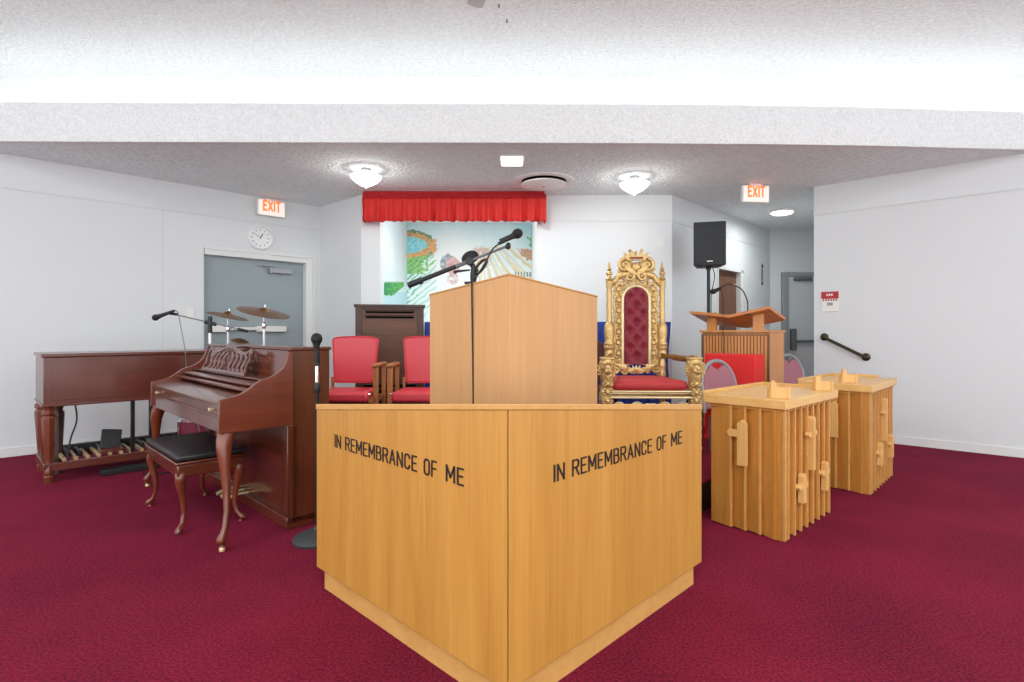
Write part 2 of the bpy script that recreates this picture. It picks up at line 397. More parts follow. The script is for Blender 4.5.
for i in range(12):
    x = -6.9 + i * 1.25
    t = thing('cove_light', 'tube light hidden in the ceiling cove behind the white bulkhead', 'light', (x, 5.22, CZ + .05), 0, 'tube lights hidden in the cove')
    MB().box(-.6, .6, -.06, .06, 0, .04).build('housing', 'plate_white', t, bevel=.004)
    MB().tube([(-.58, 0, .065), (.58, 0, .065)], .018, 10).build('tube', 'tube_light', t)

# stage platform
slab('floor_stage', [(.32, 2.56), (1.25, 3.49), (2.1, 4.34), (2.22, 4.22), (3.62, 5.62), (3.3, 6.05), (3.3, 6.45), (-1.83, 6.45), (-2.15, 6.72), (-2.15, 4.87), (-.5, 3.22), (-.5, 2.56)], 0.004, .188, 'riser_dark')
slab('floor_stage_carpet', [(.325, 2.55), (1.255, 3.48), (2.105, 4.33), (2.225, 4.21), (3.63, 5.61), (3.31, 6.05), (3.31, 6.46), (-1.84, 6.46), (-2.16, 6.73), (-2.16, 4.865), (-.51, 3.215), (-.51, 2.55)], .188, .2, 'carpet')

# recess and painted mural
def paint_mesh(name, mat, P, nu, nv, fn, parent=None):
    me = bpy.data.meshes.new(name)
    vs = [tuple(P(i / nu, j / nv)) for j in range(nv + 1) for i in range(nu + 1)]
    fs = [(j * (nu + 1) + i, j * (nu + 1) + i + 1, (j + 1) * (nu + 1) + i + 1, (j + 1) * (nu + 1) + i) for j in range(nv) for i in range(nu)]
    me.from_pydata(vs, [], fs)
    ca = me.color_attributes.new('paint', 'FLOAT_COLOR', 'POINT')
    for j in range(nv + 1):
        for i in range(nu + 1):
            ca.data[j * (nu + 1) + i].color = tuple(lin(fn(i / nu, j / nv))) + (1,)
    me.materials.append(MATS[mat]); o = bpy.data.objects.new(name, me); COL.objects.link(o)
    if parent: o.parent = parent
    return o
mm, nt, b = new_mat('mural_paint'); at = nt.nodes.new('ShaderNodeAttribute'); at.attribute_name = 'paint'
nt.links.new(at.outputs['Color'], b.inputs['Base Color']); b.inputs['Roughness'].default_value = .7; MATS['mural_paint'] = mm
m = MB(); m.box(RX0 - .12, RX0 - .004, FW + .14, RY, RZ0 - .3, RZ1 + .12); struct(m.build('wall_recess_left', 'cove_paint', smooth=0))
m = MB(); m.box(RX1, RX1 + .12, FW + .14, RY, RZ0 - .3, RZ1 + .12); struct(m.build('wall_recess_right', 'cove_paint', smooth=0))
m = MB(); m.box(RX0 - .12, RX1 + .12, RY, RY + .12, RZ0 - .3, RZ1 + .12); struct(m.build('wall_recess_back', 'cove_paint', smooth=0))
m = MB(); m.box(RX0 - .1, RX1 + .1, FW + .1, RY, RZ0 - .3, RZ0 - .2); struct(m.build('floor_recess', 'cove_paint', smooth=0))
def mixc(a, b, t):
    t = max(0, min(1, t)); return tuple(x + (y - x) * t for x, y in zip(a, b))
from mathutils import noise as mn
def nz(x, y, s=1): return mn.noise(Vector((x * s, y * s, 3.1)))
def mural_px(px, py):                              # colours of the painting, in the picture's own columns and rows
    n1 = nz(px, py, .12); n2 = nz(px, py, .35)
    c = mixc((196, 228, 232), (232, 240, 238), (py - 215) / 60 + n1 * .4)
    if px > 505: c = mixc(c, (150, 214, 222), (px - 505) / 26 - (py - 222) / 40 + n1 * .3)
    # bright centre
    g = max(0, 1 - math.hypot((px - 455) / 36, (py - 262) / 42)); c = mixc(c, (248, 246, 240), g * 1.6)
    # left bank and pond
    e = math.hypot((px - 405) / 32, (py - 246) / 16)
    if px < 440 and e + n2 * .12 < 1: c = mixc((224, 150, 60), (196, 112, 44), n2 + .5)
    if math.hypot((px - 407) / 20, (py - 245) / 8.5) + n2 * .1 < 1: c = mixc((70, 190, 205), (160, 220, 225), n2 + .4)
    if e + n2 * .12 > .88 and e + n2 * .12 < 1.02 and px < 432: c = (70, 110, 60)
    if px < 436 and py > 258 - (px - 407) * .12:
        t = (px - 407) / 30 + (py - 262) / 60
        if t < .7 + n2 * .6 + n1 * .3:
            a = math.sin((px + py * 1.1) * .9 + n1 * 4)
            c = mixc((54, 150, 62), (130, 190, 70), a * .5 + .5 + n2) if py < 274 else (mixc((210, 235, 225), (60, 150, 120), a * 1.2))
        elif t < 1.5:
            a = math.sin((px + py * 1.2) * .8 + n1 * 3); c = mixc(c, (120, 190, 160), max(0, a) * .7)
    # rays on the right
    if px > 476 and py > 246 + abs(px - 500) * .12:
        a = math.atan2(py - 215, px - 470); w = math.sin(a * 46 + n1 * 2)
        c = mixc(c, (226, 196, 120), max(0, w) * .75); c = mixc(c, (180, 150, 96), max(0, math.sin(a * 71 + 1) - .6) * 1.2)
    if px > 520 + n2 * 6 and py > 249 + n2 * 3 and py < 256 + (px - 522) * .6 + n2 * 5: c = mixc((206, 128, 78), (160, 110, 70), n2 + .4)
    if px > 530 + n2 * 6 and 233 < py + n2 * 4 < 247: c = mixc((44, 150, 80), (120, 190, 110), n2 + .5)
    # two soft heads and shoulders
    if math.hypot((px - 448) / 8, (py - 263) / 9) + n2 * .2 < 1: c = mixc(c, (110, 118, 128), .8 + n2)
    if math.hypot((px - 453) / 7, (py - 266) / 9) + n2 * .15 < 1: c = mixc((226, 170, 160), (190, 120, 118), n2 + .4)
    if math.hypot((px - 453) / 6, (py - 279) / 6) + n2 * .2 < 1: c = mixc(c, (196, 140, 140), .5 + n2)
    if math.hypot((px - 484) / 8, (py - 258) / 11) + n2 * .5 < 1: c = mixc(c, (180, 120, 114), .35 + n2)
    if math.hypot((px - 482) / 9, (py - 250) / 4) + n2 * .6 < 1: c = mixc(c, (196, 156, 130), .5 + n2)
    if px > 515 and 272 < py < 277 and math.sin(px * 2.1) > .1: c = (70, 96, 100)
    c = mixc(c, (238, 246, 246), .30 + .18 * nz(px, py, .8))
    return tuple(max(0, min(255, v)) for v in c)
MU0, MU1, MZ0, MZ1 = RX0 + .002, RX1 - .002, RZ0 - .19, RZ1 - .002
def fm(u, v):
    X = MU0 + (MU1 - MU0) * u; Z = MZ0 + (MZ1 - MZ0) * v
    return mural_px(CX + X / RY * F, HY - (Z - H) / RY * F)
mu = paint_mesh('mural', 'mural_paint', lambda u, v: (MU0 + (MU1 - MU0) * u, RY - .006, MZ0 + (MZ1 - MZ0) * v), 300, 240, fm)
MB().box(MU0, MU1, RY - .004, RY - .001, MZ0, MZ1).build('canvas', 'plate_white', mu)
mu['label'] = 'painted landscape mural with pond, trees and light rays on the recess back wall'; mu['category'] = 'mural'
def fs_(u, v):
    Y = FW + .02 + (RY - FW - .03) * u; Z = MZ0 + (MZ1 - MZ0) * v
    px = CX + RX0 / Y * F; py = HY - (Z - H) / Y * F
    c = (222, 234, 238)
    if 384 < px < 404 and 282 < py < 295.5 and (px - 384) / 20 + (py - 282) / 17 < 1.25: c = mixc((20, 130, 80), (100, 180, 80), nz(px, py, .5) + .4 + (px - 390) / 20)
    elif py > 292: c = (190, 224, 230)
    return c
sm = paint_mesh('painted_side_panel', 'mural_paint', lambda u, v: (RX0 - .001, FW + .02 + (RY - FW - .03) * u, MZ0 + (MZ1 - MZ0) * v), 130, 110, fs_)
sm['label'] = 'pale blue painted side panel of the recess with a patch of green foliage'; sm['category'] = 'mural'
t = thing('added_recess_light', 'unseen tube light added above the mural recess, behind the red valance', 'light', (-.65, FW + .27, CZ - .052))  # unseen tube added behind the valance to brighten the recess
MB().box(-.6, .6, -.05, .05, .01, .05).build('housing', 'plate_white', t); MB().tube([(-.58, 0, -.01), (.58, 0, -.01)], .018, 10).build('tube', 'tube_light', t)

# valance
VX0, VX1, VY = (364 - CX) / F * 6.32, (544.5 - CX) / F * 6.32, 6.32
t = thing('valance', 'short red gathered valance curtain above the mural recess', 'curtain', (0, 0, 0))
def pleat(x, z):                                   # depth offset of the cloth
    k = max(0, min(1, (2.70 - z) / .25))
    return (.034 * math.sin(x * 46 + 1.3 * math.sin(x * 7)) + .018 * math.sin(x * 83 + 2)) * (.25 + .75 * k)
def cloth(x0, x1, z0, z1, n, nz_, dy, wav, m):
    rows = []
    for j in range(nz_ + 1):
        z = z0 + (z1 - z0) * j / nz_
        rows.append([(x0 + (x1 - x0) * i / n, VY + dy + pleat(x0 + (x1 - x0) * i / n, z), z + (wav * math.sin((x0 + (x1 - x0) * i / n) * 46) if j == 0 else 0)) for i in range(n + 1)])
    m.loft(rows, close=False)
m = MB(); cloth(VX0 - .02, VX1 + .02, 2.452, 2.74, 420, 8, -.02, .008, m)
o = m.build('skirt', 'red_curtain', t, smooth=180); sd = o.modifiers.new('s', 'SOLIDIFY'); sd.thickness = .004
m = MB()
for k in range(3):
    m.tube([(VX0 + (VX1 - VX0) * i / 160, VY - .034 + .006 * math.sin(i * 1.9), 2.735 + k * .026) for i in range(161)], .015, 8)
m.build('gathered_heading', 'red_curtain_head', t, smooth=180)
m = MB(); m.box(VX0, VX1, VY + .01, VY + .03, 2.70, 2.79); m.box(VX0, VX0 + .02, VY + .03, FW, 2.70, 2.79); m.box(VX1 - .02, VX1, VY + .03, FW, 2.70, 2.79); m.build('curtain_board', 'red_curtain_head', t)
for sx_ in (VX0 - .012, VX1 + .012):
    m = MB(); m.loft([[(sx_ + .008 * math.sin(j * 1.4), VY - .02 + (FW - VY) * j / 8, z) for j in range(9)] for z in (2.455, 2.6, 2.78)], close=False)
    o = m.build('side_return', 'red_curtain', t, smooth=180); sd = o.modifiers.new('s', 'SOLIDIFY'); sd.thickness = .004

# blue drape screen
t = thing('blue_drape', 'long low blue cloth drape hanging under the mural behind the throne', 'curtain', (0, 0, 0))
rows = []
for j in range(9):
    z = .2 + 1.08 * j / 8
    rows.append([(-1.02 + 2.86 * i / 200 + (.02 * math.sin(z * 6) * (i / 200)), 6.30 + .022 * math.sin(i * .42) + .01 * math.sin(i * .97 + z * 2), z) for i in range(201)])
m = MB(); m.loft(rows, close=False); o = m.build('cloth', 'blue_cloth', t, smooth=180); sd = o.modifiers.new('s', 'SOLIDIFY'); sd.thickness = .01
MB().tube([(-1.0, 6.34, 1.265), (1.83, 6.34, 1.265)], .012).build('rail', 'black_metal', t)
for x in (-.95, .4, 1.8): MB().tube([(x, 6.36, .2), (x, 6.36, 1.265)], .012).build('upright', 'black_metal', t)

# ------------------------------------------------------------------ communion table
TF, TL, TR = Vector((-.012, 1.595)), Vector((-.887, 2.452)), Vector((.879, 2.503))
def tz(x, y, d=0): return H - (71.0 / F) * y - d               # the top follows this sloping plane
t = thing('communion_table', 'large oak V-fronted communion table lettered IN REMEMBRANCE OF ME', 'table', (0, 0, 0))
m = MB()
P3 = [TF, TR, TL]
def slopebox(P, zb, ztop, m):
    vs = [(p.x, p.y, zb) for p in P] + [(p.x, p.y, ztop(p.x, p.y)) for p in P]; n = len(P)
    m.add(vs, [tuple(range(n))[::-1], tuple(range(n, 2 * n))] + [(i, (i + 1) % n, n + (i + 1) % n, n + i) for i in range(n)])
lm = (TF + Vector((0, .0)))
# two panels as boards meeting at the mitred seam
def board(a, b, th, zb, top, m, gap=0):
    d = (b - a).normalized(); n = Vector((-d.y, d.x))
    if n.y < 0: n = -n
    mid = Vector((0, 1))
    a2 = a + mid * th * 1.42; b2 = b + n * th
    slopebox([a, b, b2, a2], zb, top, m)
e = .0012
for (end, sgn) in ((TL, -1), (TR, 1)):
    m = MB(); board(TF + Vector((sgn * e, e)), end, .03, .09, lambda x, y: tz(x, y, .0112 * y), m)
    m.build('front_panel', 'oak_table', t, bevel=.0015, smooth=0)
m = MB(); slopebox([TL + Vector((.05, -.03)), TR + Vector((-.05, -.03)), TR + Vector((-.05, -.005)), TL + Vector((.05, -.005))], .09, lambda x, y: tz(x, y, .03), m)
m.build('back_panel', 'oak_table', t, smooth=0)
m = MB(); ov = .004
P = [TF + Vector((0, -ov * 1.4)), TR + Vector((ov, 0)), TR + Vector((ov, .01)), TL + Vector((-ov, .01)), TL + Vector((-ov, 0))]
vs = [(p.x, p.y, tz(p.x, p.y, .011 * p.y)) for p in P] + [(p.x, p.y, tz(p.x, p.y)) for p in P]; n = 5
m.add(vs, [tuple(range(n))[::-1], tuple(range(n, 2 * n))] + [(i, (i + 1) % n, n + (i + 1) % n, n + i) for i in range(n)])
m.build('table_top', 'oak_edge', t, bevel=.003, smooth=0)
BF, BL, BR = Vector((-.009, 1.618)), Vector((-.844, 2.432)), Vector((.831, 2.473))
m = MB(); m.prism([BF, BR, BL], 0, .09); m.build('plinth', 'oak_edge', t, smooth=0, bevel=.001)
def lettering(a, b, spans, z, h, parent):
    """spans: each word with the columns between which it is seen"""
    d = (b - a); d.normalize()
    def along(px):
        k = (px - CX) / F; return (k * a.y - a.x) / (d.x - k * d.y)
    nrm_ = Vector((d.y, -d.x)); nrm_ = -nrm_ if nrm_.y > 0 else nrm_
    for w, p0, p1 in spans:
        u0, u1 = along(p0), along(p1)
        me = word_mesh(w, .10, .0015)
        xs = [v.co.x for v in me.vertices]; x0, x1 = min(xs), max(xs); ys = [v.co.y for v in me.vertices]; y0, y1 = min(ys), max(ys)
        for v in me.vertices:
            u = u0 + (v.co.x - x0) / (x1 - x0) * (u1 - u0); q = a + d * u + nrm_ * (.0012 + v.co.z)
            v.co = (q.x, q.y, z + (v.co.y - y0) / (y1 - y0) * h)
        me.materials.clear(); me.materials.append(MATS['letter_black'])
        o = bpy.data.objects.new('lettering', me); COL.objects.link(o); o.parent = parent; o['label'] = 'black letters ' + w
lettering(TF, TL, (('IN', 335, 341.4), ('REMEMBRANCE', 345.5, 417.3), ('OF', 424, 437), ('ME', 446, 464.2)), .657, .058, t)
lettering(TF, TR, (('IN', 553.5, 564.6), ('REMEMBRANCE', 571.8, 651.6), ('OF', 656.4, 665.9), ('ME', 670.8, 681.8)), .667, .058, t)

# ------------------------------------------------------------------ pulpit
PF, PL, PR = Vector((-.013, 2.60)), Vector((-.462, 3.04)), Vector((.487, 3.085))
def pz(x, y): return 1.4365 + (y - 2.6) * -.152
t = thing('pulpit', 'plain tan wooden pulpit with pointed front standing behind the communion table', 'pulpit', (0, 0, .2))
m = MB(); BK = 3.16
Pp = [PF, PR, Vector((PR.x, BK)), Vector((PL.x, BK)), PL]
m.X = Matrix.Translation((0, 0, -.2))
slopebox(Pp, .2, lambda x, y: pz(x, y) - .008, m)
m.build('body', 'oak_pulpit', t, smooth=0, bevel=.002)
m = MB(); m.X = Matrix.Translation((0, 0, -.2))
Pq = [PF + Vector((0, -.006)), PR + Vector((.004, -.002)), Vector((PR.x + .004, BK)), Vector((PL.x - .004, BK)), PL + Vector((-.004, -.002))]
vs = [(p.x, p.y, pz(p.x, p.y) - .008) for p in Pq] + [(p.x, p.y, pz(p.x, p.y)) for p in Pq]
m.add(vs, [tuple(range(n))[::-1], tuple(range(n, 2 * n))] + [(i, (i + 1) % n, n + (i + 1) % n, n + i) for i in range(n)])
m.build('top_board', 'oak_edge', t, smooth=0, bevel=.002)
# boom microphone stand behind the pulpit
SY = 3.30
def microphone(parent, tip, tail, rh=.026, name='microphone'):
    tip = Vector(tip); tail = Vector(tail); d = (tip - tail).normalized()
    M_ = Matrix.Translation(tail) @ rot_to(d); L = (tip - tail).length
    MB().lathe([(.001, 0), (.009, .002), (.011, .02), (.013, .05), (.017, L * .6), (.02, L - rh * 1.9), (.021, L - rh * 1.7)], 16, M_).build('handle', 'black_plastic', parent)
    MB().ball((0, 0, L - rh * .9), rh, 18, M_, (1, 1, 1.08)).build('grille', 'mic_grille', parent)
pv = W(473, 262, SY)
t = thing('microphone_stand', 'black boom microphone stand behind the tan pulpit', 'microphone stand', (pv.x, SY, .2))
m = MB(); m.X = Matrix.Translation((-pv.x, -SY, -.2))
m.tube([(pv.x, SY, .215), (pv.x, SY, pv.z - .12)], .011, 12); m.build('pole', 'black_metal', t)
m = MB(); m.X = Matrix.Translation((-pv.x, -SY, -.2))
a, b_ = W(408, 285.5, SY), W(510, 245, SY)
m.tube([a, a + (b_ - a) * .62], .013, 10); m.tube([a + (b_ - a) * .45, b_], .0078, 10); m.build('boom', 'grey_metal', t)
m = MB(); m.X = Matrix.Translation((-pv.x, -SY, -.2)); m.tube([a, a + (b_ - a) * .14], .019, 12); m.tube([a + (b_ - a) * .14, a + (b_ - a) * .47], .014, 12)
m.tube([W(421, 280, SY), W(422, 284, SY)], .009, 10)
m.build('counterweight', 'black_plastic', t, bevel=.002)
m = MB(); m.X = Matrix.Translation((-pv.x, -SY, -.2))
m.lathe([(.009, 0), (.016, .01), (.018, .05), (.012, .1), (.014, .12)], 14, Matrix.Translation((pv.x, SY, pv.z - .13)))
m.tube([W(470, 262, SY), W(470, 262, SY) + Vector((0, -.05, 0))], .024, 14)
m.box(-.04, .04, -.016, .016, -.008, .008, Matrix.Translation(W(471, 283, SY)))
m.build('clutch', 'black_plastic', t, bevel=.003)
m = MB(); m.X = Matrix.Translation((-pv.x, -SY, -.2)); m.tube([W(456, 271.5, SY), W(470, 270, SY)], [.008, .005], 8); m.ball(W(455, 272, SY), .011); m.build('wing_knob', 'black_plastic', t)
m = MB(); m.X = Matrix.Translation((-pv.x, -SY, -.2)); m.tube([W(507, 249, SY), W(509, 243, SY)], .012); m.ball(W(508, 246.5, SY), .018); m.tube([W(500, 241.5, SY), W(511, 236.5, SY)], .015, 12); m.build('microphone_clip', 'black_plastic', t)
t2 = thing('microphone', 'black vocal microphone clipped to the boom end above the pulpit', 'microphone', (0, 0, 0))
microphone(t2, W(521.5, 231.5, SY - .02), W(498, 244, SY - .02), .031)
t3 = thing('round_microphone', 'dark oval microphone head behind the boom clutch above the pulpit', 'microphone', (0, 0, 0))
m = MB(); M_ = Matrix.Translation(W(470, 257.5, SY + .06)) @ Matrix.Rotation(R(-28), 4, 'Y')
m.ball((0, 0, 0), .045, 18, M_, (1.25, .5, .9)); m.build('grille', 'mic_grille', t3)
m = MB(); ring = [W(480.5, 267, SY + .03) + Vector((.058 * math.cos(a_) * math.cos(R(52)) - .022 * math.sin(a_) * math.sin(R(52)), .03 * math.sin(a_), .058 * math.cos(a_) * math.sin(R(52)) + .022 * math.sin(a_) * math.cos(R(52)))) for a_ in (2 * PI * k / 28 for k in range(28))]
m.tube(ring, .008, 8, closed=True); m.tube([W(470, 262, SY + .03), W(477, 272, SY + .03)], .016, 10); m.build('shock_ring', 'black_plastic', t3)
m = MB(); m.tube([p + Vector((-.006, -.006, .002)) for p in ring[:14]], .0045, 6); m.build('ring_edge', 'gold_dark', t3)
cab = bez([W(498.5, 244, SY - .02), W(492, 250, SY - .02), W(487, 260, SY - .05), W(482, 268, SY - .05), W(476, 279, SY - .07), Vector((-.214, 3.05, pz(0, 3.05) + .006)), Vector((-.206, 2.80, pz(0, 2.8) + .012)), Vector((-.207, 2.778, 1.38)), Vector((-.203, 2.780, 1.1)), Vector((-.200, 2.782, .8)), Vector((-.199, 2.783, .21))], 8)
o = MB().tube(cab, .0045, 8).build('microphone_cable', 'black_plastic'); o['label'] = 'thin black microphone cable hanging down the front of the tan pulpit'; o['category'] = 'cable'

# ------------------------------------------------------------------ piano
def cabriole(M_, hgt, s=1.0, out=(1, 1), r0=.045):
    """curved leg: top at z = hgt, foot on the floor; bulges out at the knee"""
    ox, oy = out; d = Vector((ox, oy, 0)).normalized()
    pts, rr = [], []
    for z, o_, r in ((1.0, -.005, 1.0), (.93, .012, 1.02), (.85, .018, .92), (.7, .008, .68), (.5, -.006, .5), (.3, -.01, .4), (.16, .002, .38), (.11, .018, .42), (.075, .032, .55), (.05, .036, .6), (.032, .03, .4), (.02, .026, .3), (.0, .026, .42)):
        pts.append(d * o_ * s * 1.4 + Vector((0, 0, z * hgt))); rr.append(r0 * s * r)
    return pts, rr
PO = (-1.289, 3.17)
t = thing('piano', 'glossy mahogany upright console piano with carved music desk and cabriole legs', 'piano', (*PO, 0), R(135))
LP = 1.58
prof = [(0, 1.045), (.02, 1.035), (.034, .985), (.06, .94), (.115, .90), (.19, .875), (.237, .84), (.296, .808), (.393, .788), (.396, .609), (0, .609)]
pb = bez([(a_, b_, 0) for a_, b_ in prof[:9]], 5); cheek = [(p.x, p.y) for p in pb] + [(.396, .609), (-.02, .609), (-.02, 1.045)]
MB().prism(cheek, 0, .034, 'yz').build('cheek', 'mahogany_y', t, bevel=.003)
MB().prism(cheek, LP - .034, LP, 'yz').build('cheek', 'mahogany_y', t, bevel=.003)
m = MB(); m.box(0, .03, -.23, -.0, .03, 1.045); m.box(LP - .03, LP, -.23, 0, .03, 1.045); m.box(.03, LP - .03, -.23, -.03, .03, 1.045)
m.build('case', 'mahogany', t, bevel=.003)
MB().box(-.008, LP + .008, -.24, .014, 1.045, 1.066).build('lid', 'mahogany_x', t, bevel=.006)
m = MB(); m.prism([(-.03, 1.045), (.004, 1.045), (.03, .88), (-.03, .88)], .034, LP - .034, 'yz'); m.build('upper_panel', 'mahogany_x', t)
m = MB(); m.prism([(-.02, .885), (.125, .878), (.128, .868), (-.02, .86)], .034, LP - .034, 'yz'); m.build('music_shelf', 'mahogany_x', t, bevel=.004)
m = MB(); m.prism([(.0, .862), (.13, .862), (.18, .860), (.196, .854), (.2, .845), (.19, .838), (0, .838)], .034, LP - .034, 'yz'); m.build('fallboard', 'mahogany_x', t, bevel=.006)
m = MB(); m.prism([(.0, .835), (.185, .835), (.215, .83), (.222, .818), (.215, .806), (.0, .80)], .034, LP - .034, 'yz'); m.build('fallboard_rail', 'mahogany_x', t, bevel=.006)
m = MB(); m.prism([(.0, .798), (.2, .798), (.37, .772), (.384, .764), (.384, .752), (0, .752)], .034, LP - .034, 'yz'); m.build('key_lid', 'mahogany_x', t, bevel=.004)
m = MB(); m.box(.034, LP - .034, 0, .372, .695, .752); m.build('keyslip', 'mahogany_x', t, bevel=.002)
m = MB(); m.box(.034, LP - .034, 0, .388, .685, .697); m.box(.034, LP - .034, 0, .38, .605, .685); m.build('keybed', 'mahogany_x', t, bevel=.003)
for x in (.18, 1.40):
    MB().lathe([(.004, 0), (.004, .01), (.010, .014), (.010, .022), (.004, .026)], 12, Matrix.Translation((x, .372, .722)) @ Matrix.Rotation(R(-90), 4, 'X')).build('knob', 'gold_pale', t)
for xx in (0, LP - .09): MB().box(xx, xx + .09, -.03, .03, .03, .609).build('toe_post', 'mahogany', t, bevel=.004)
m = MB(); m.box(.09, LP - .09, -.03, .005, .07, .609); m.build('lower_panel', 'mahogany_x', t)
m = MB(); m.box(0, LP, -.22, .035, .0, .07); m.build('plinth', 'mahogany_x', t, bevel=.006)
m = MB()
for k in (-1, 0, 1): m.tube(bez([(LP / 2 + k * .09, .0, .07), (LP / 2 + k * .09, .08, .07), (LP / 2 + k * .09, .15, .05)], 4), [.008] * 5 + [.014] * 4, 8, sy=.6)
m.build('pedals', 'gold_pale', t)
for x, sx_ in ((.05, -1), (LP - .05, 1)):
    pts, rr = cabriole(None, .585, 1.0, (sx_ * .4, 1), .042)
    pts = [Vector((0, 0, p.z)) + Vector((p.x, p.y, 0)) * .55 + Vector((sx_ * .105, .035, 0)) * (1 - p.z / .585) for p in pts]
    m = MB(); m.X = Matrix.Translation((x, .345, .022)); m.tube(pts, rr, 14); m.ball((0, 0, .575), .047, 12, None, (1, 1, .5))
    lg = m.build('leg', 'organ_leg', t, smooth=60)
    d = Vector((pts[-1].x, pts[-1].y, 0))
    MB().lathe([(.001, 0), (.014, .002), (.016, .012), (.012, .022), (.008, .03)], 12, Matrix.Translation((x + d.x, .345 + d.y, 0))).build('caster', 'gold_pale', lg)
# music desk: pierced carved panel
X0, X1 = .42, 1.30
MM = Matrix.Translation((0, .118, .876)) @ Matrix.Rotation(R(20), 4, 'X') @ Matrix.Diagonal((1, 1, .95, 1))
m = MB(); m.box(X0, X1, 0, .014, 0, .022, MM)
m.tube(bez([(X0, .007, .02), (X0 + .03, .007, .06), (X0 + .015, .007, .12), (X0 + .05, .007, .165)], 6), .013, 8, MM, sy=.6)
m.tube(bez([(X1, .007, .02), (X1 - .03, .007, .06), (X1 - .015, .007, .12), (X1 - .05, .007, .165)], 6), .013, 8, MM, sy=.6)
m.tube(bez([(X0 + .0, .007, .155), (X0 + .05, .007, .178), (X0 + .12, .007, .15), (X0 + .25, .007, .162), (X0 + .36, .007, .188), (X0 + .44, .007, .192), (X0 + .52, .007, .188), (X1 - .25, .007, .162), (X1 - .12, .007, .15), (X1 - .05, .007, .178), (X1, .007, .155)], 5), .013, 8, MM, sy=.6)
o = m.build('music_desk', 'mahogany_x', t)
m = MB()
for k in range(9):
    x = X0 + .07 + k * .083
    s_ = 1 if k < 4 else -1
    if k == 4:
        for q in (-1, 1):
            m.tube(bez([(x, .007, .02), (x + q * .035, .007, .06), (x - q * .01, .007, .1), (x + q * .03, .007, .14), (x, .007, .18)], 5), .009, 6, MM, sy=.6)
    else:
        m.tube(bez([(x - s_ * .03, .007, .02), (x + s_ * .02, .007, .05), (x - s_ * .005, .007, .1), (x + s_ * .05, .007, .155)], 5), [.017] * 4 + [.024] * 8 + [.015] * 4, 6, MM, sy=.5)
        m.tube([(x + s_ * .02 + .013 * math.cos(q * .6), .007, .085 + .016 * math.sin(q * .6)) for q in range(10)], .009, 6, MM)
m.build('carved_scrolls', 'mahogany_x', o)

# piano bench
t = thing('piano_bench', 'small wooden piano bench with black padded seat in front of the piano', 'bench', (-1.90, 3.065, 0), R(135))
BLn, BD = .75, .36                                   # local x away along the piano, y towards the piano is negative
m = MB(); m.box(0, BLn, -BD, 0, .325, .395); m.build('apron', 'mahogany_x', t, bevel=.008)
m = MB(); m.box(-.012, BLn + .012, -BD - .012, .012, .395, .412); m.build('seat_board', 'mahogany_x', t, bevel=.006)
m = MB(); m.box(-.005, BLn + .005, -BD - .005, .005, .412, .45); m.build('cushion', 'black_vinyl', t, bevel=.014)
for x, sx_ in ((.035, -1), (BLn - .035, 1)):
    for y, sy_ in ((-.035, 1), (-BD + .035, -1)):
        pts, rr = cabriole(None, .355, .8, (sx_, sy_), .04)
        m = MB(); m.X = Matrix.Translation((x, y, 0)); m.tube(pts, rr, 12); m.build('leg', 'organ_leg', t, smooth=60)

# ------------------------------------------------------------------ organ
OD = Vector((.70, .714, 0)).normalized(); oang = math.atan2(OD.y, OD.x)
t = thing('organ', 'wide mahogany electric organ console on turned legs by the left wall', 'organ', (-3.55, 4.09, 0), oang)
OL, OW = 1.26, .60
m = MB(); m.box(0, OL, 0, OW, .60, .965); m.build('case', 'organ_wood', t, bevel=.006)
m = MB(); m.box(.05, OL - .05, -.004, 0, .63, .95); m.build('back_panel', 'organ_wood', t, bevel=.002)
m = MB(); m.box(-.012, OL + .012, -.014, OW + .02, .965, .99); m.build('lid', 'organ_wood', t, bevel=.006)
m = MB(); m.box(-.01, OL + .01, -.012, OW + .01, .585, .605); m.build('bottom_moulding', 'organ_wood', t, bevel=.006)
for lx in (.035, OL - .06):
    for ly in (.035, OW - .035):
        m = MB(); m.lathe([(.030, .0), (.034, .05), (.026, .06), (.036, .075), (.036, .10), (.024, .14), (.03, .2), (.046, .47), (.046, .50), (.034, .515), (.046, .53), (.046, .555), (.034, .565), (.04, .585)], 8, Matrix.Translation((lx, ly, 0)))
        m.build('leg', 'organ_leg', t, smooth=30)
m = MB(); m.box(.0, OL, .01, .05, .09, .15); m.box(.0, OL, OW - .05, OW - .01, .09, .15); m.box(.0, .04, .05, OW - .05, .09, .15); m.box(OL - .04, OL, .05, OW - .05, .09, .15); m.build('stretcher_frame', 'organ_wood', t, bevel=.004)
m = MB(); m.box(.04, OL - .04, OW - .12, OW - .06, .15, .20); m.build('pedal_rail', 'black_plastic', t)
for k in range(15):
    x = .12 + k * .073
    MB().box(x, x + .024, .06, OW - .13, .14, .168, Matrix.Identity(4)).build('foot_pedal', 'pedal_wood', t, bevel=.004)
    if k % 7 not in (2, 6) and k < 14: MB().box(x + .036, x + .058, .22, OW - .13, .145, .19).build('sharp_pedal', 'black_plastic', t, bevel=.004)
m = MB(); m.box(-.07, .07, -.012, .012, 0, .17, Matrix.Translation((.44, .2, .17)) @ Matrix.Rotation(R(-18), 4, 'X') @ Matrix.Rotation(R(8), 4, 'Y')); m.build('expression_pedal', 'black_plastic', t, bevel=.006)
m = MB(); m.box(.36, .52, .1, .25, .15, .19); m.build('pedal_block', 'organ_wood', t, bevel=.006)
for x in (.56, .69): MB().box(x, x + .028, .05, .075, .15, .59).build('upright_bar', 'black_metal', t, bevel=.003)
MB().lathe([(.03, 0), (.03, .2), (.042, .47), (.042, .5), (.03, .52), (.04, .56), (.04, .585)], 8, Matrix.Translation((.12, .35, 0))).build('inner_post', 'cabinet_trim', t)
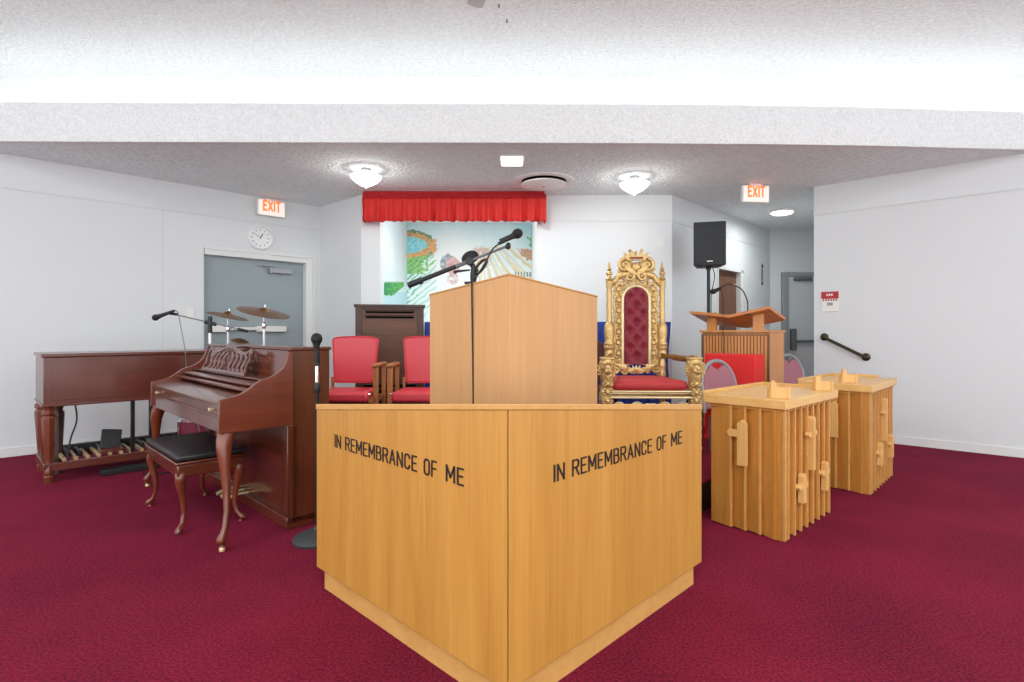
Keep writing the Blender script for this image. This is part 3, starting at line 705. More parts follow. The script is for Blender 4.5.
MB().tube([(.63, .3, .15), (.63, .3, .59)], .006).build('rod', 'grey_metal', t)
MB().tube(bez([(.2, .1, .59), (.21, .1, .45), (.17, .1, .3), (.15, .08, .1)], 6), .006).build('cable', 'black_plastic', t)
o = MB().box(-.2, .2, -.05, .05, 0, .045, Matrix.Rotation(oang, 4, 'Z')).build('power_strip', 'black_plastic', bevel=.006); o.location = (-3.18, 4.50, 0)
o['label'] = 'black power strip box lying on the carpet under the organ'; o['category'] = 'power strip'
o = MB().tube(bez([(-3.05, 4.45, .012), (-2.9, 4.35, .012), (-2.75, 4.5, .012), (-2.6, 4.75, .012), (-2.3, 5.0, .012)], 8), .006); o = o.build('extension_cord', 'black_plastic'); o['label'] = 'thin dark power cord trailing on the carpet beneath the organ'; o['category'] = 'cord'

# ------------------------------------------------------------------ drum kit behind the piano
def cymbal_stand(px, py, Y, base_z, r, tilt, lab, lab2, rot=0):
    p = W(px, py, Y)
    t = thing('cymbal_stand', lab, 'cymbal stand', (p.x, p.y, base_z))
    MB().tube([(0, 0, .08), (0, 0, p.z - base_z - .0)], .009, 10).build('pole', 'white_tube', t)
    m = MB()
    for k in range(3):
        a_ = k * 2 * PI / 3 + .3; m.tube([(0, 0, .38), (.24 * math.cos(a_), .24 * math.sin(a_), .012)], .009, 8)
    m.build('tripod_legs', 'white_tube', t)
    m = MB(); m.lathe([(.014, -.03), (.018, -.02), (.018, .02), (.014, .03)], 12, Matrix.Translation((0, 0, p.z - base_z - .13))); m.tube([(0, 0, p.z - base_z - .13), (.035, -.01, p.z - base_z - .13)], .006); m.build('height_clamp', 'chrome', t)
    c = thing('cymbal', lab2, 'cymbal', (p.x, p.y, p.z), 0)
    c.rotation_euler = tilt
    MB().lathe([(.006, -.004), (r * .2, .004), (r * .22, .002), (r * .6, -.006), (r, -.018), (r, -.0155), (r * .6, -.003), (r * .22, .005), (r * .16, .02), (.008, .03), (.006, .03)], 48, None).build('disc', 'cymbal_bronze', c, smooth=40)
    MB().lathe([(.012, .03), (.014, .035), (.006, .05), (.004, .06)], 12).build('wing_nut', 'chrome', c)
cymbal_stand(264, 311, 4.9, 0, .225, (R(7), R(14), 0), 'chrome cymbal stand under the larger cymbal behind the piano', 'larger bronze cymbal tilted above the piano in front of the teal door')
cymbal_stand(228, 314.5, 5.0, 0, .18, (R(1.5), R(14), 0), 'chrome cymbal stand under the smaller edge-on cymbal behind the piano', 'smaller bronze cymbal seen nearly edge-on left of the larger one')
c = thing('cymbal', 'low bronze hi-hat cymbal just showing over the piano lid', 'cymbal', W(240, 340.5, 4.6)); c.rotation_euler = (R(6), R(14), 0)
MB().lathe([(.006, -.004), (.03, .008), (.075, -.008), (.075, -.004), (.03, .015), (.006, .02)], 40).build('disc', 'cymbal_bronze', c)
MB().tube([(0, 0, .02), (0, 0, -c.location.z * .97)], .007).build('pole', 'white_tube', c)
t = thing('floor_tom', 'small burgundy drum standing on the carpet behind the piano', 'drum', (-2.9, 5.0, 0))
MB().lathe([(.17, .12), (.17, .36)], 32).build('shell', 'burgundy_drum', t); 
m = MB(); m.lathe([(.178, .35), (.178, .375), (.16, .378)], 32); m.build('hoop', 'chrome', t)
for k in range(3): MB().tube([(.18 * math.cos(k * 2.09), .18 * math.sin(k * 2.09), 0), (.18 * math.cos(k * 2.09), .18 * math.sin(k * 2.09), .3)], .007).build('leg', 'chrome', t)

# boom microphone stand over the organ
BY = 4.55
p0 = W(210, 323, BY)
t = thing('microphone_stand', 'chrome and black boom microphone stand between organ and piano', 'microphone stand', (p0.x, BY, 0))
X_ = Matrix.Translation((-p0.x, -BY, 0))
m = MB(); m.X = X_; m.tube([(p0.x, BY, .02), (p0.x, BY, p0.z - .05)], .012, 12); m.build('pole', 'white_tube', t)
m = MB(); m.lathe([(.13, 0), (.13, .012), (.05, .03), (.02, .05), (.012, .06)], 28); m.build('base', 'black_metal', t)
m = MB(); m.X = X_; m.tube([W(175, 314.5, BY), W(247, 331, BY)], .0055, 10); m.build('boom', 'grey_metal', t)
m = MB(); m.X = X_; m.tube([W(238, 329, BY), W(247.5, 331.2, BY)], .012, 10); m.build('counterweight', 'black_plastic', t)
m = MB(); m.X = X_; m.tube([W(210, 320, BY) + Vector((0, 0, .03)), W(210, 333, BY)], .017, 12); m.tube([W(205, 322, BY), W(216, 324.5, BY)], .016, 10); m.build('clutch', 'black_plastic', t, bevel=.003)
m = MB(); m.X = X_; m.tube([W(170, 313.5, BY), W(178, 314.5, BY)], .012, 10); m.build('microphone_clip', 'black_plastic', t)
t = thing('microphone', 'black microphone on the boom above the organ, left of the teal door', 'microphone', (0, 0, 0))
microphone(t, W(153, 318.5, BY - .02), W(175, 310.5, BY - .02), .027)
o = MB().tube(bez([W(174.5, 310.5, BY - .02), W(178, 313, BY - .02), W(181, 328, BY - .02), W(185, 350, BY - .02), (W(186, 370, BY - .02).x, 4.55, .8), (-2.60, 4.50, .3), (-2.55, 4.45, .012)], 8), .004, 6).build('microphone_cable', 'grey_metal'); o['label'] = 'thin grey cable hanging from the left microphone past the organ'; o['category'] = 'cable'

# straight stand right of the piano
t = thing('microphone_stand', 'black straight microphone stand with round base between piano and communion table', 'microphone stand', (-1.083, 3.0, 0))
MB().lathe([(.127, 0), (.13, .012), (.115, .03), (.06, .05), (.022, .062), (.014, .08)], 36).build('base', 'rubber', t)
zt = 1.15 - 6 / F * 3.0
MB().tube([(0, 0, .06), (0, 0, zt - .25)], .010, 12).build('pole', 'black_metal', t)
MB().tube([(0, 0, zt - .26), (0, 0, zt - .14)], .011, 12).build('upper_tube', 'chrome', t)
MB().lathe([(.014, 0), (.018, .01), (.018, .05), (.014, .06)], 12, Matrix.Translation((0, 0, zt - .30))).build('height_clutch', 'black_plastic', t)
MB().tube([(0, 0, zt - .15), (0, 0, zt - .08)], .016, 12).build('microphone_clip', 'black_plastic', t)
t = thing('microphone', 'black microphone held upright at the right end of the piano', 'microphone', (-1.083, 3.0, 0))
microphone(t, (0, -.004, zt + .028), (0, -.012, zt - .13), .031)

# ------------------------------------------------------------------ organ speaker cabinet behind the red chairs
lx0_, lx1_, LY = (356 - CX) / F * 5.6, (423 - CX) / F * 5.6, 5.6
t = thing('speaker_cabinet', 'tall dark brown wooden speaker cabinet with louver slots behind the red chairs', 'speaker cabinet', (lx0_ + .015, LY - .06, .19), R(11))
wd = (lx1_ - lx0_) * .985; zt = 1.15 + 29.5 / F * 5.6 - .2
m = MB(); m.box(0, wd, 0, .4, .06, zt - .03)
m.build('body', 'cabinet_wood', t, bevel=.005)
MB().box(-.02, wd + .02, -.015, .415, zt - .03, zt).build('top', 'cabinet_trim', t, bevel=.006)
m = MB(); m.box(-.004, .06, -.012, 0, .06, zt - .03); m.box(wd - .06, wd + .004, -.012, 0, .06, zt - .03); m.box(.06, wd - .06, -.012, 0, zt - .05, zt - .03); m.box(.06, wd - .06, -.012, 0, .44, .47); m.build('front_frame', 'cabinet_trim', t, bevel=.003)
MB().box(-.01, wd + .01, -.012, .41, 0, .06).build('plinth', 'cabinet_trim', t, bevel=.004)
for z in (zt - .078, zt - .13): 
    MB().box(.10, wd - .10, -.010, .001, z - .012, z + .012).build('slot', 'dark_slot', t)
    MB().prism([(-.022, z + .006), (-.002, z + .022), (-.002, z + .012)], .09, wd - .09, 'yz').build('louver', 'cabinet_trim', t)
for k in range(6):
    z = .14 + k * .055
    MB().box(.08, wd - .08, -.009, .001, z - .016, z + .016).build('slot', 'dark_slot', t)
    MB().prism([(-.022, z + .012), (-.002, z + .03), (-.002, z + .016)], .07, wd - .07, 'yz').build('louver', 'cabinet_trim', t)

# ------------------------------------------------------------------ red armchairs
def rounded(w0, w1, h, r=.04, n=5, crown=0):
    pts = []
    def arc(cx, cz, a0):
        for k in range(n + 1):
            a_ = a0 + PI / 2 * k / n; pts.append((cx + r * math.cos(a_), cz + r * math.sin(a_)))
    arc(w1 - r, h - r, 0)
    if crown:
        for k in range(1, 8): x = (w1 - r) * (1 - 2 * k / 8); pts.append((x, h + crown * (1 - (x / w1) ** 2)))
    arc(-w1 + r, h - r, PI / 2); arc(-w0 + r, r, PI); arc(w0 - r, r, 1.5 * PI)
    return pts
def red_chair(label, x, y):
    t = thing('armchair', label, 'chair', (x, y, .2), 0, None)                  # origin under the seat front, faces -y
    m = MB(); M_ = Matrix.Translation((0, .43, .488)) @ Matrix.Rotation(R(-6), 4, 'X')
    m.prism(rounded(.186, .213, .42, .03, 5, .012), -.03, .035, 'xz', M_); m.build('backrest', 'red_vinyl', t, bevel=.014)
    m = MB(); rp = [(px_, -.03, pz_) for px_, pz_ in rounded(.184, .210, .418, .03, 5, .012)]; m.tube(rp, .005, 6, M_, closed=True); m.build('piping', 'red_vinyl', t)
    m = MB(); m.prism([(-.235, 0), (.235, 0), (.215, .44), (-.215, .44)], .355, .448); m.build('seat', 'red_vinyl', t, bevel=.028)
    m = MB(); m.box(-.2, .2, .03, .42, .32, .36); m.build('seat_frame', 'black_metal', t, bevel=.004)
    for sx_ in (-1, 1):
        m = MB(); m.X = Matrix.Translation((sx_ * .27, 0, 0))
        m.box(-.022, .022, .12, .165, .0, .65); m.build('leg', 'armrest_wood', t, bevel=.006)
        m = MB(); m.X = Matrix.Translation((sx_ * .27, 0, 0)); m.box(-.026, .026, .09, .46, .65, .682); m.build('armrest', 'armrest_wood', t, bevel=.01)
        m = MB(); m.X = Matrix.Translation((sx_ * .27, 0, 0)); m.box(-.018, .018, .42, .46, .0, .65); m.build('leg', 'armrest_wood', t, bevel=.006)
        m = MB(); m.X = Matrix.Translation((sx_ * .2, 0, 0)); m.box(-.012, .012, .40, .425, .39, .54); m.build('back_post', 'armrest_wood', t)
        m = MB(); m.X = Matrix.Translation((sx_ * .25, 0, 0)); m.box(-.02, .02, .04, .44, .35, .385); m.build('side_rail', 'armrest_wood', t)
        m = MB(); m.tube([(sx_ * .25, .042, .425), (sx_ * .22, .042, .425)], .008); m.build('bolt', 'chrome', t)
    return t
red_chair('red vinyl armchair with wooden arms, beside the piano end', -1.465, 4.60)
red_chair('red vinyl armchair with wooden arms, half hidden by the pulpit', -.80, 4.60)

# brown oval-backed chair mostly hidden between pulpit and throne
t = thing('side_chair', 'dark brown oval-backed chair mostly hidden between pulpit and throne', 'chair', (.80, 5.55, .2))
m = MB(); M_ = Matrix.Translation((0, .0, .66)) @ Matrix.Rotation(R(-6), 4, 'X')
m.prism([(.20 * math.cos(a_), .24 * math.sin(a_)) for a_ in (2 * PI * k / 28 for k in range(28))], -.03, .03, 'xz', M_); m.build('backrest', 'maroon_leather', t, bevel=.012)
m = MB(); m.box(-.22, .22, -.45, 0, .36, .43); m.build('seat', 'maroon_leather', t, bevel=.02)
for sx_ in (-.19, .19):
    for yy in (-.42, 0): MB().tube([(sx_, yy, 0), (sx_, yy, .37)], .016).build('leg', 'cabinet_trim', t)
    MB().tube([(sx_ * .7, .0, .4), (sx_ * .6, -.0, .5)], .014).build('back_post', 'cabinet_trim', t)

# ------------------------------------------------------------------ throne
t = thing('throne', 'ornate carved gold throne with tall red tufted back and lion arms', 'throne', (1.139, 4.62, .2), R(-2))
def scroll(m, cx, cz, r, turns, a0, dirn, y=0, th=.011, M=None, n=20, sy=.8):
    pts, rr = [], []
    for k in range(n + 1):
        f = k / n; a_ = a0 + dirn * turns * 2 * PI * f; q = r * (1 - .82 * f)
        pts.append((cx + q * math.cos(a_), y, cz + q * math.sin(a_))); rr.append(th * (1 - .35 * f))
    m.tube(pts, rr, 7, M, sy); m.ball(pts[-1], th * 1.15, 8, M)
def leafy(m, x, z, L, ang, y=0, w=.02, M=None):
    d = (math.cos(ang), math.sin(ang)); pts = [(x + d[0] * L * f, y - .006 * math.sin(f * PI), z + d[1] * L * f) for f in (0, .25, .5, .75, 1)]
    m.tube(pts, [w * .3, w * .9, w, w * .6, w * .08], 6, M, .45)
fr, bk = -.20, .42                                   # front and back of the throne in its own y
# legs / lion arms
for sx_ in (-1, 1):
    m = MB(); x = sx_ * .355
    y = fr
    m.tube(bez([(x, y, .735), (x, y - .01, .66), (x - sx_ * .0, y - .02, .58), (x, y, .50), (x + sx_ * .01, y + .0, .40), (x, y, .30), (x, y - .01, .15), (x, y - .02, .05)], 4),
           [.056, .058, .062, .064, .064, .062, .058, .056, .054, .052, .05, .05, .052, .054, .056, .056, .056, .054, .05, .045, .04, .038, .036, .036, .036, .04, .044, .048, .05], 14)
    lg = m.build('front_leg', 'gold', t, smooth=50)
    m = MB(); m.ball((x, y - .045, .67), .05, 14, None, (1.05, .9, 1)); m.ball((x, y - .09, .645), .028, 12, None, (1.2, 1, .8)); m.ball((x, y - .11, .658), .012)
    for q in (-1, 1):
        m.ball((x + q * .022, y - .088, .685), .009); m.ball((x + q * .05, y - .03, .705), .016); m.ball((x + q * .016, y - .105, .64), .014)
        m.tube([(x + q * .035, y - .07, .705), (x + q * .008, y - .095, .70)], .008)
    for k in range(14):
        a_ = 2 * PI * k / 14; scroll(m, x + .062 * math.cos(a_), .655 + .062 * math.sin(a_), .02, .8, a_, 1, y - .03, .009)
    m.build('lion_head', 'gold', lg, smooth=60)
    m = MB(); m.tube([(x - .012, y - .098, .622), (x + .012, y - .098, .622)], .008); m.build('mouth', 'gold_dark', lg)
    m = MB()
    for k in range(7):
        z = .54 - k * .07
        for q in (-1, 1): scroll(m, x + q * .028, z, .026, 1.1, PI / 2, q, y - .056 - (.006 if k < 3 else 0), .008)
        leafy(m, x, z + .02, .05, -PI / 2, y - .064, .016)
    m.build('carved_leaves', 'gold', lg, smooth=60)
    m = MB()
    for q in (-1, 0, 1): m.ball((x + q * .03, y - .05, .022), .024, 10, None, (.8, 1.4, .9))
    m.build('paw', 'gold', lg)
    # arm rail from the back post to the lion
    xb = sx_ * .235
    m = MB(); m.tube(bez([(xb, bk - .03, .745), (xb + sx_ * .03, .25, .738), (x - sx_ * .03, .0, .732), (x, y + .02, .735), (x, y - .05, .738)], 6), [.020] * 8 + [.026] * 8 + [.034] * 8 + [.03], 12, None, .7); m.build('arm_rail', 'gold_dark', t)
    m = MB(); m.box(x - .055, x + .055, y - .06, y + .06, .735, .752); m.build('arm_cap', 'gold', t, bevel=.006)
    # back post
    m = MB(); xp = sx_ * .245; yb = bk
    pr = [(.028, 0), (.028, .50), (.034, .52), (.034, .60), (.030, .61), (.036, .63), (.036, .66), (.028, .68), (.026, .71), (.044, .73), (.04, .79), (.048, .80), (.048, .825), (.042, .832), (.048, .84), (.048, .86), (.041, .87), (.043, .90), (.048, .97), (.044, 1.02), (.032, 1.04), (.024, 1.06), (.028, 1.10), (.023, 1.15), (.028, 1.2), (.023, 1.26), (.028, 1.32), (.024, 1.36), (.031, 1.39), (.034, 1.43), (.022, 1.44), (.036, 1.45), (.022, 1.465), (.020, 1.49), (.029, 1.50), (.029, 1.51), (.014, 1.53), (.021, 1.545), (.012, 1.56), (.012, 1.58), (.004, 1.61), (.001, 1.62)]
    m.lathe(pr, 16, Matrix.Translation((xp, yb, 0))); m.build('back_post', 'gold', t, smooth=40)
# seat
m = MB(); m.prism([(-.33, fr - .03), (.33, fr - .03), (.25, bk), (-.25, bk)], .425, .478); m.build('seat_rail', 'gold_pale', t, bevel=.006)
m = MB()
for k in range(44): m.ball((-.315 + k * .63 / 43, fr - .036, .448), .008, 8)
m.build('beading', 'gold_dark', t)
m = MB(); m.tube([(-.33, fr - .034, .474), (.33, fr - .034, .474)], .008); m.tube([(-.33, fr - .034, .424), (.33, fr - .034, .424)], .009); m.build('rail_moulding', 'gold_pale', t)
m = MB(); m.prism([(-.31, fr - .02), (.31, fr - .02), (.235, bk - .04), (-.235, bk - .04)], .478, .56); o = m.build('seat_cushion', 'seat_red', t, bevel=.034)
for q in (-1, 1):
    m = MB(); scroll(m, q * .12, .33, .06, 1.2, PI / 2 + q * PI / 2, -q, fr - .02, .014); scroll(m, q * .25, .34, .05, 1.1, PI / 2 - q * PI / 2, q, fr - .02, .012); leafy(m, 0, .37, .09, PI / 2 + q * 1.9, fr - .02, .02)
    m.build('apron_scroll', 'gold_pale', t)
# back: tufted panel
yb = bk
pw, z0_, z1_ = .112, .665, 1.375
outline = [(-pw, z0_), (pw, z0_)] + [(pw * math.cos(a_), z1_ - pw + pw * math.sin(a_)) for a_ in (PI * k / 16 for k in range(17))]
nx_, nz2 = 28, 96
def tuft(x, z):
    d = 1.0
    h = 0
    best = 9
    for r_ in range(12):
        zz = z0_ + .07 + r_ * .078
        for xx in ((0,) if r_ % 2 == 0 else (-.065, .065)):
            best = min(best, math.hypot(x - xx, z - zz))
    return .045 * (min(1, best / .055)) ** .6
vs, fs = [], []
for j in range(nz2 + 1):
    z = z0_ + (z1_ - z0_) * j / nz2
    hw = pw if z < z1_ - pw else math.sqrt(max(0, pw * pw - (z - z1_ + pw) ** 2))
    for i in range(nx_ + 1):
        u = -1 + 2 * i / nx_; x = u * hw; edge = (1 - abs(u) ** 6)
        vs.append((x, yb - .015 - tuft(x, z) * edge, z))
for j in range(nz2):
    for i in range(nx_): a_ = j * (nx_ + 1) + i; fs.append((a_, a_ + 1, a_ + nx_ + 2, a_ + nx_ + 1))
m = MB(); m.add(vs, fs); pad = m.build('back_cushion', 'velvet_red', t, smooth=180)
m = MB()
for r_ in range(10):
    zz = z0_ + .07 + r_ * .078
    for xx in ((0,) if r_ % 2 == 0 else (-.065, .065)): m.ball((xx, yb - .018, zz), .007, 8)
m.build('tufting_buttons', 'velvet_red', pad)
m = MB(); m.prism(outline, yb + .02, yb - .0, 'xz'); m.build('back_board', 'gold_dark', t)
# moulding around the pad
path = [(-pw - .012, yb - .02, z0_ - .01)] + [(-(pw + .012), yb - .02, z0_ + k * .1) for k in range(1, 6)] + [(-(pw + .012) * math.cos(a_), yb - .02, z1_ - pw + (pw + .012) * math.sin(a_)) for a_ in (PI * k / 18 for k in range(19))] + [((pw + .012), yb - .02, z0_ + k * .1) for k in (5, 4, 3, 2, 1)] + [(pw + .012, yb - .02, z0_ - .01)]
MB().tube(path, .015, 10).build('inner_moulding', 'gold_pale', t, smooth=60)
m = MB(); m.tube(bez([(-.14, yb - .02, .635), (-.06, yb - .02, .665), (0, yb - .02, .672), (.06, yb - .02, .665), (.14, yb - .02, .635)], 5), .013); m.build('lower_moulding', 'gold_pale', t)
# pierced side border
for sx_ in (-1, 1):
    m = MB()
    for k in range(15):
        z = .67 + k * .05; q = 1 if k % 2 else -1
        scroll(m, sx_ * .163, z, .034, 1.15, PI / 2, q * sx_, yb - .005, .012, None, 14); 
        leafy(m, sx_ * .145, z + .015, .055, PI / 2 - sx_ * q * .6, yb - .018, .018)
        scroll(m, sx_ * .193, z + .025, .02, .9, 0, -q, yb, .010, None, 10)
    m.tube(bez([(sx_ * .200, yb, .56), (sx_ * .207, yb, .8), (sx_ * .19, yb, 1.0), (sx_ * .20, yb, 1.2), (sx_ * .19, yb, 1.38)], 5), .009, 8)
    m.build('pierced_border', 'gold', t, smooth=60)
    # shoulder arching from post to crest
    m = MB(); m.tube(bez([(sx_ * .235, yb, 1.38), (sx_ * .205, yb - .01, 1.42), (sx_ * .165, yb - .01, 1.47), (sx_ * .11, yb - .015, 1.495), (sx_ * .06, yb - .015, 1.50)], 5), [.018] * 5 + [.028] * 6 + [.034] * 6 + [.03] * 4, 10, None, .7)
    scroll(m, sx_ * .15, 1.395, .035, 1.2, PI / 2, -sx_, yb - .01, .010); scroll(m, sx_ * .11, 1.445, .03, 1.1, 0, sx_, yb - .012, .010); scroll(m, sx_ * .185, 1.36, .022, 1.0, PI / 2, sx_, yb - .01, .008)
    m.build('shoulder', 'gold', t, smooth=60)
    m = MB(); leafy(m, sx_ * .06, .60, .14, PI / 2 - sx_ * 1.1, yb - .03, .03); scroll(m, sx_ * .19, .615, .045, 1.2, PI / 2, sx_, yb - .02, .015); scroll(m, sx_ * .1, .60, .035, 1.2, PI, -sx_, yb - .02, .013); scroll(m, sx_ * .15, .68, .03, 1.2, PI, sx_, yb - .02, .012); m.build('lower_scroll', 'gold', t, smooth=60)
m = MB()
for k in range(-3, 4): leafy(m, k * .006, .575, .085, PI / 2 - k * .38, yb - .03, .016)
m.build('shell_ornament', 'gold', t, smooth=60)
m = MB()
for k in range(13):
    a_ = R(12 + k * 13); q = 1 if k % 2 else -1
    scroll(m, .158 * math.cos(a_), z1_ - pw + .165 * math.sin(a_), .026, 1.1, a_, q, yb - .004, .011, None, 12)
    scroll(m, .192 * math.cos(a_ + .1), z1_ - pw + .20 * math.sin(a_ + .1), .018, 1.0, a_, -q, yb, .009, None, 10)
m.build('arched_border', 'gold', t, smooth=60)
# crest
CM = Matrix.Translation((0, 0, 1.47)) @ Matrix.Diagonal((1.22, 1, 1.22, 1)) @ Matrix.Translation((0, 0, -1.485))
m = MB(); m.X = CM; m.ball((0, yb - .0, 1.535), .1, 18, None, (.72, .30, .62))
for q in (-1, 1):
    m.ball((q * .075, yb - .0, 1.575), .055, 14, None, (1.05, .5, 1)); scroll(m, q * .085, 1.575, .052, 1.4, PI / 2, -q, yb - .03, .014); scroll(m, q * .05, 1.49, .04, 1.2, PI / 2, q, yb - .03, .012)
    leafy(m, 0, 1.50, .13, PI / 2 - q * .9, yb - .035, .022); leafy(m, q * .03, 1.60, .10, PI / 2 - q * .75, yb - .02, .022); leafy(m, q * .02, 1.62, .08, PI / 2 - q * .3, yb - .02, .02)
    scroll(m, q * .12, 1.535, .022, 1.1, 0, q, yb - .01, .010); scroll(m, q * .075, 1.635, .022, 1.1, 0, -q, yb - .01, .010)
m.ball((0, yb - .03, 1.56), .035, 14, None, (1, .6, 1.1)); m.build('crest', 'gold', t, smooth=60)
m = MB(); m.X = CM; m.prism([(-.055, 1.615), (.055, 1.615), (.05, 1.645), (-.05, 1.645)], yb - .04, yb + .03, 'xz')
for q in (-1, 0, 1): m.tube([(q * .04, yb, 1.64), (q * .045, yb, 1.675 + (0 if q else -.01))], .008); m.ball((q * .045, yb, 1.69 if q else 1.675), .013)
m.build('crown', 'gold', t, bevel=.004, smooth=60)
m = MB(); m.X = CM; m.box(-.05, .05, yb - .043, yb - .038, 1.622, 1.636); m.build('crown_band', 'velvet_red', t)

# ------------------------------------------------------------------ altar stands with crosses
def pointed_cross(m, c, zb, zt, w, th, armz, armw0, armw1, M_):
    """upright with a pointed top, arms with pointed ends; drawn in (u, z), thickness th away from the face"""
    u = c; p = w / 2
    m.prism([(u - p, zb), (u + p, zb), (u + p, zt - p * .8), (u, zt), (u - p, zt - p * .8)], 0, th, 'xz', M_)
    if armw0: m.prism([(u, armz - p * .8), (u, armz + p * .8), (u - armw0 + p * .7, armz + p * .8), (u - armw0, armz), (u - armw0 + p * .7, armz - p * .8)], 0, th * .8, 'xz', M_)
    if armw1: m.prism([(u, armz - p * .8), (u, armz + p * .8), (u + armw1 - p * .7, armz + p * .8), (u + armw1, armz), (u + armw1 - p * .7, armz - p * .8)], 0, th * .8, 'xz', M_)
def altar_stand(label, loc, rz, blocks):
    t = thing('altar_stand', label, 'stand', (*loc, 0), rz)
    L, Wd, zt = .80, .425, .728
    MB().box(.02, L - .01, .02, Wd - .01, 0.0, zt).build('body', 'oak_stand', t, smooth=0)
    m = MB(); n_ = 8
    for k in range(n_):                                  # lapped slats along the long face
        a_ = .03 + (L - .04) * k / n_; b2 = .03 + (L - .04) * (k + 1) / n_
        m.prism([(a_, .02), (a_, -.016), (a_ + .018, -.018), (b2, .016), (b2, .02)], .006, zt)
    m.box(-.006, .028, -.012, .03, 0, zt); m.build('slatted_side', 'oak_stand', t, smooth=0, bevel=.001)
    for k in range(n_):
        a_ = .03 + (L - .04) * k / n_; MB().box(a_ - .003, a_ + .010, -.021, -.006, .004, zt - .002).build('lit_edge_strip', 'oak_edge', t, bevel=.001)  # light on the near slat edges put in as paler wood strips
    MB().box(-.010, .012, -.016, -.002, .002, zt - .002).build('lit_corner_strip', 'oak_edge', t, bevel=.001)  # paler strip for the light catching the near corner
    m = MB(); cuts = [.03, .115, .20, .285, Wd]
    for k in range(4):
        a_, b2 = cuts[k], cuts[k + 1]
        m.prism([(.02, a_), (-.014, a_), (-.014, a_ + .014), (.014, b2), (.02, b2)], .006 if k else .0, zt)
    m.box(-.008, .0, .0, .03, 0, zt)
    for k in (1, 2, 3): MB().box(-.017, -.006, cuts[k] - .002, cuts[k] + .010, .006, zt - .002).build('lit_edge_strip', 'oak_edge', t, bevel=.001)  # lit near edges of the end boards, coloured in as paler strips
    m.build('boarded_end', 'oak_stand', t, smooth=0, bevel=.001)
    m = MB(); m.prism([(-.03, -.03), (L + .03, -.03), (L + .03, Wd + .03), (-.03, Wd + .03)], zt, zt + .052); m.build('top_slab', 'oak_top', t, bevel=.004)
    m = MB(); m.box(-.03, L + .03, Wd + .015, Wd + .035, zt + .052, zt + .072); m.box(L + .015, L + .033, .1, Wd + .02, zt + .052, zt + .072); m.build('raised_rim', 'oak_top', t, bevel=.002)
    m = MB(); m.box(-.012, L, -.012, Wd, zt - .016, zt); m.build('top_moulding', 'oak_stand', t)
    Mf = Matrix.Translation((0, -.014, 0)) @ Matrix.Rotation(PI, 4, 'Z') @ Matrix.Diagonal((-1, 1, 1, 1))
    for (c, zb, z2, az, ar, w_) in ((.35, .34, .66, .553, .07, .038), (.20, .178, .348, .273, .07, .042), (.575, .176, .357, .288, .07, .042)):
        m = MB(); pointed_cross(m, c, zb, z2, w_, .034, az, ar, ar, Mf); m.build('wooden_cross', 'oak_light', t, bevel=.002, smooth=0)
    Me = Matrix.Translation((-.010, 0, 0)) @ Matrix.Rotation(PI / 2, 4, 'Z')
    m = MB(); pointed_cross(m, .215, .382, .648, .055, .028, .565, 0, .095, Me); m.build('wooden_cross', 'oak_light', t, bevel=.002, smooth=0)
    for (bx, by) in blocks:
        m = MB(); m.X = Matrix.Translation((bx, by, zt + .052)) @ Matrix.Rotation(R(-45), 4, 'Z')
        m.box(-.05, .055, -.018, .018, 0, .06)
        m.prism([(-.045, 0), (-.012, 0), (-.012, .085), (-.0285, .105), (-.045, .085)], -.024, -.016, 'xz')
        m.prism([(-.042, .06), (-.014, .06), (-.02, .082), (-.0285, .102), (-.036, .082)], -.02, .012, 'xz')
        m.prism([(.052, 0), (.066, 0), (.066, .062), (.059, .07), (.052, .062)], -.022, .022, 'xz')
        m.build('cross_ornament', 'oak_light', t, bevel=.002, smooth=0)
    return t
altar_stand('oak altar stand with crosses, nearest to the communion table', (1.497, 2.985), R(42.5), ((.075, .06), (.70, .03)))
altar_stand('oak altar stand with crosses, nearest to the right wall handrail', (2.541, 3.848), R(45), ((.10, .16),))

# ------------------------------------------------------------------ lectern, red covered stand, chairs
LD = 5.0
t = thing('lectern', 'slatted orange-brown lectern with a butterfly reading top', 'lectern', (.476 * LD, LD, .2), R(45))
LWd, LDp = .66, .40; zt = .955
MB().box(.02, LDp, .0, LWd, 0, zt - .001).build('body', 'lectern_wood', t, smooth=0, bevel=.002)
m = MB()
for k in range(20): y_ = .02 + k * (LWd - .04) / 20; m.box(.0, .02, y_, y_ + .021, .02, zt - .03)
m.build('slatted_front', 'lectern_wood', t, smooth=0, bevel=.001)
m = MB(); m.box(.008, .02, 0, LWd, .0, zt - .02); m.build('front_backing', 'door_wood', t)
m = MB(); m.box(-.012, LDp + .01, -.012, LWd + .012, zt, zt + .022); m.build('body_top', 'lectern_wood', t, bevel=.003)
for y_ in (.07, LWd - .14): MB().box(.03, .075, y_, y_ + .09, zt + .022, 1.155).build('post', 'lectern_wood', t, bevel=.002)
m = MB(); th = .028
yl, yv, yr = LWd + .09, .345, -.025
zs = {yl: 1.175, yv: 1.125, yr: 1.185}
vs = []
for x_, dz in ((-.06, 0), (.36, -.10)):
    for y_ in (yl, yv, yr):
        vs.append((x_, y_, zs[y_] + dz + (.015 if y_ == yr else 0)))
        vs.append((x_, y_, zs[y_] + dz - th + (.015 if y_ == yr else 0)))
m.add(vs, [(0, 2, 8, 6), (2, 4, 10, 8), (1, 7, 9, 3), (3, 9, 11, 5), (0, 1, 3, 2), (2, 3, 5, 4), (6, 8, 9, 7), (8, 10, 11, 9), (0, 6, 7, 1), (4, 5, 11, 10)])
m.build('reading_top', 'lectern_top', t, smooth=0, bevel=.002)
GM = thing('gooseneck_microphone', 'black gooseneck microphone arching over the slatted lectern', 'microphone', (0, 0, 0))
gy = 5.12
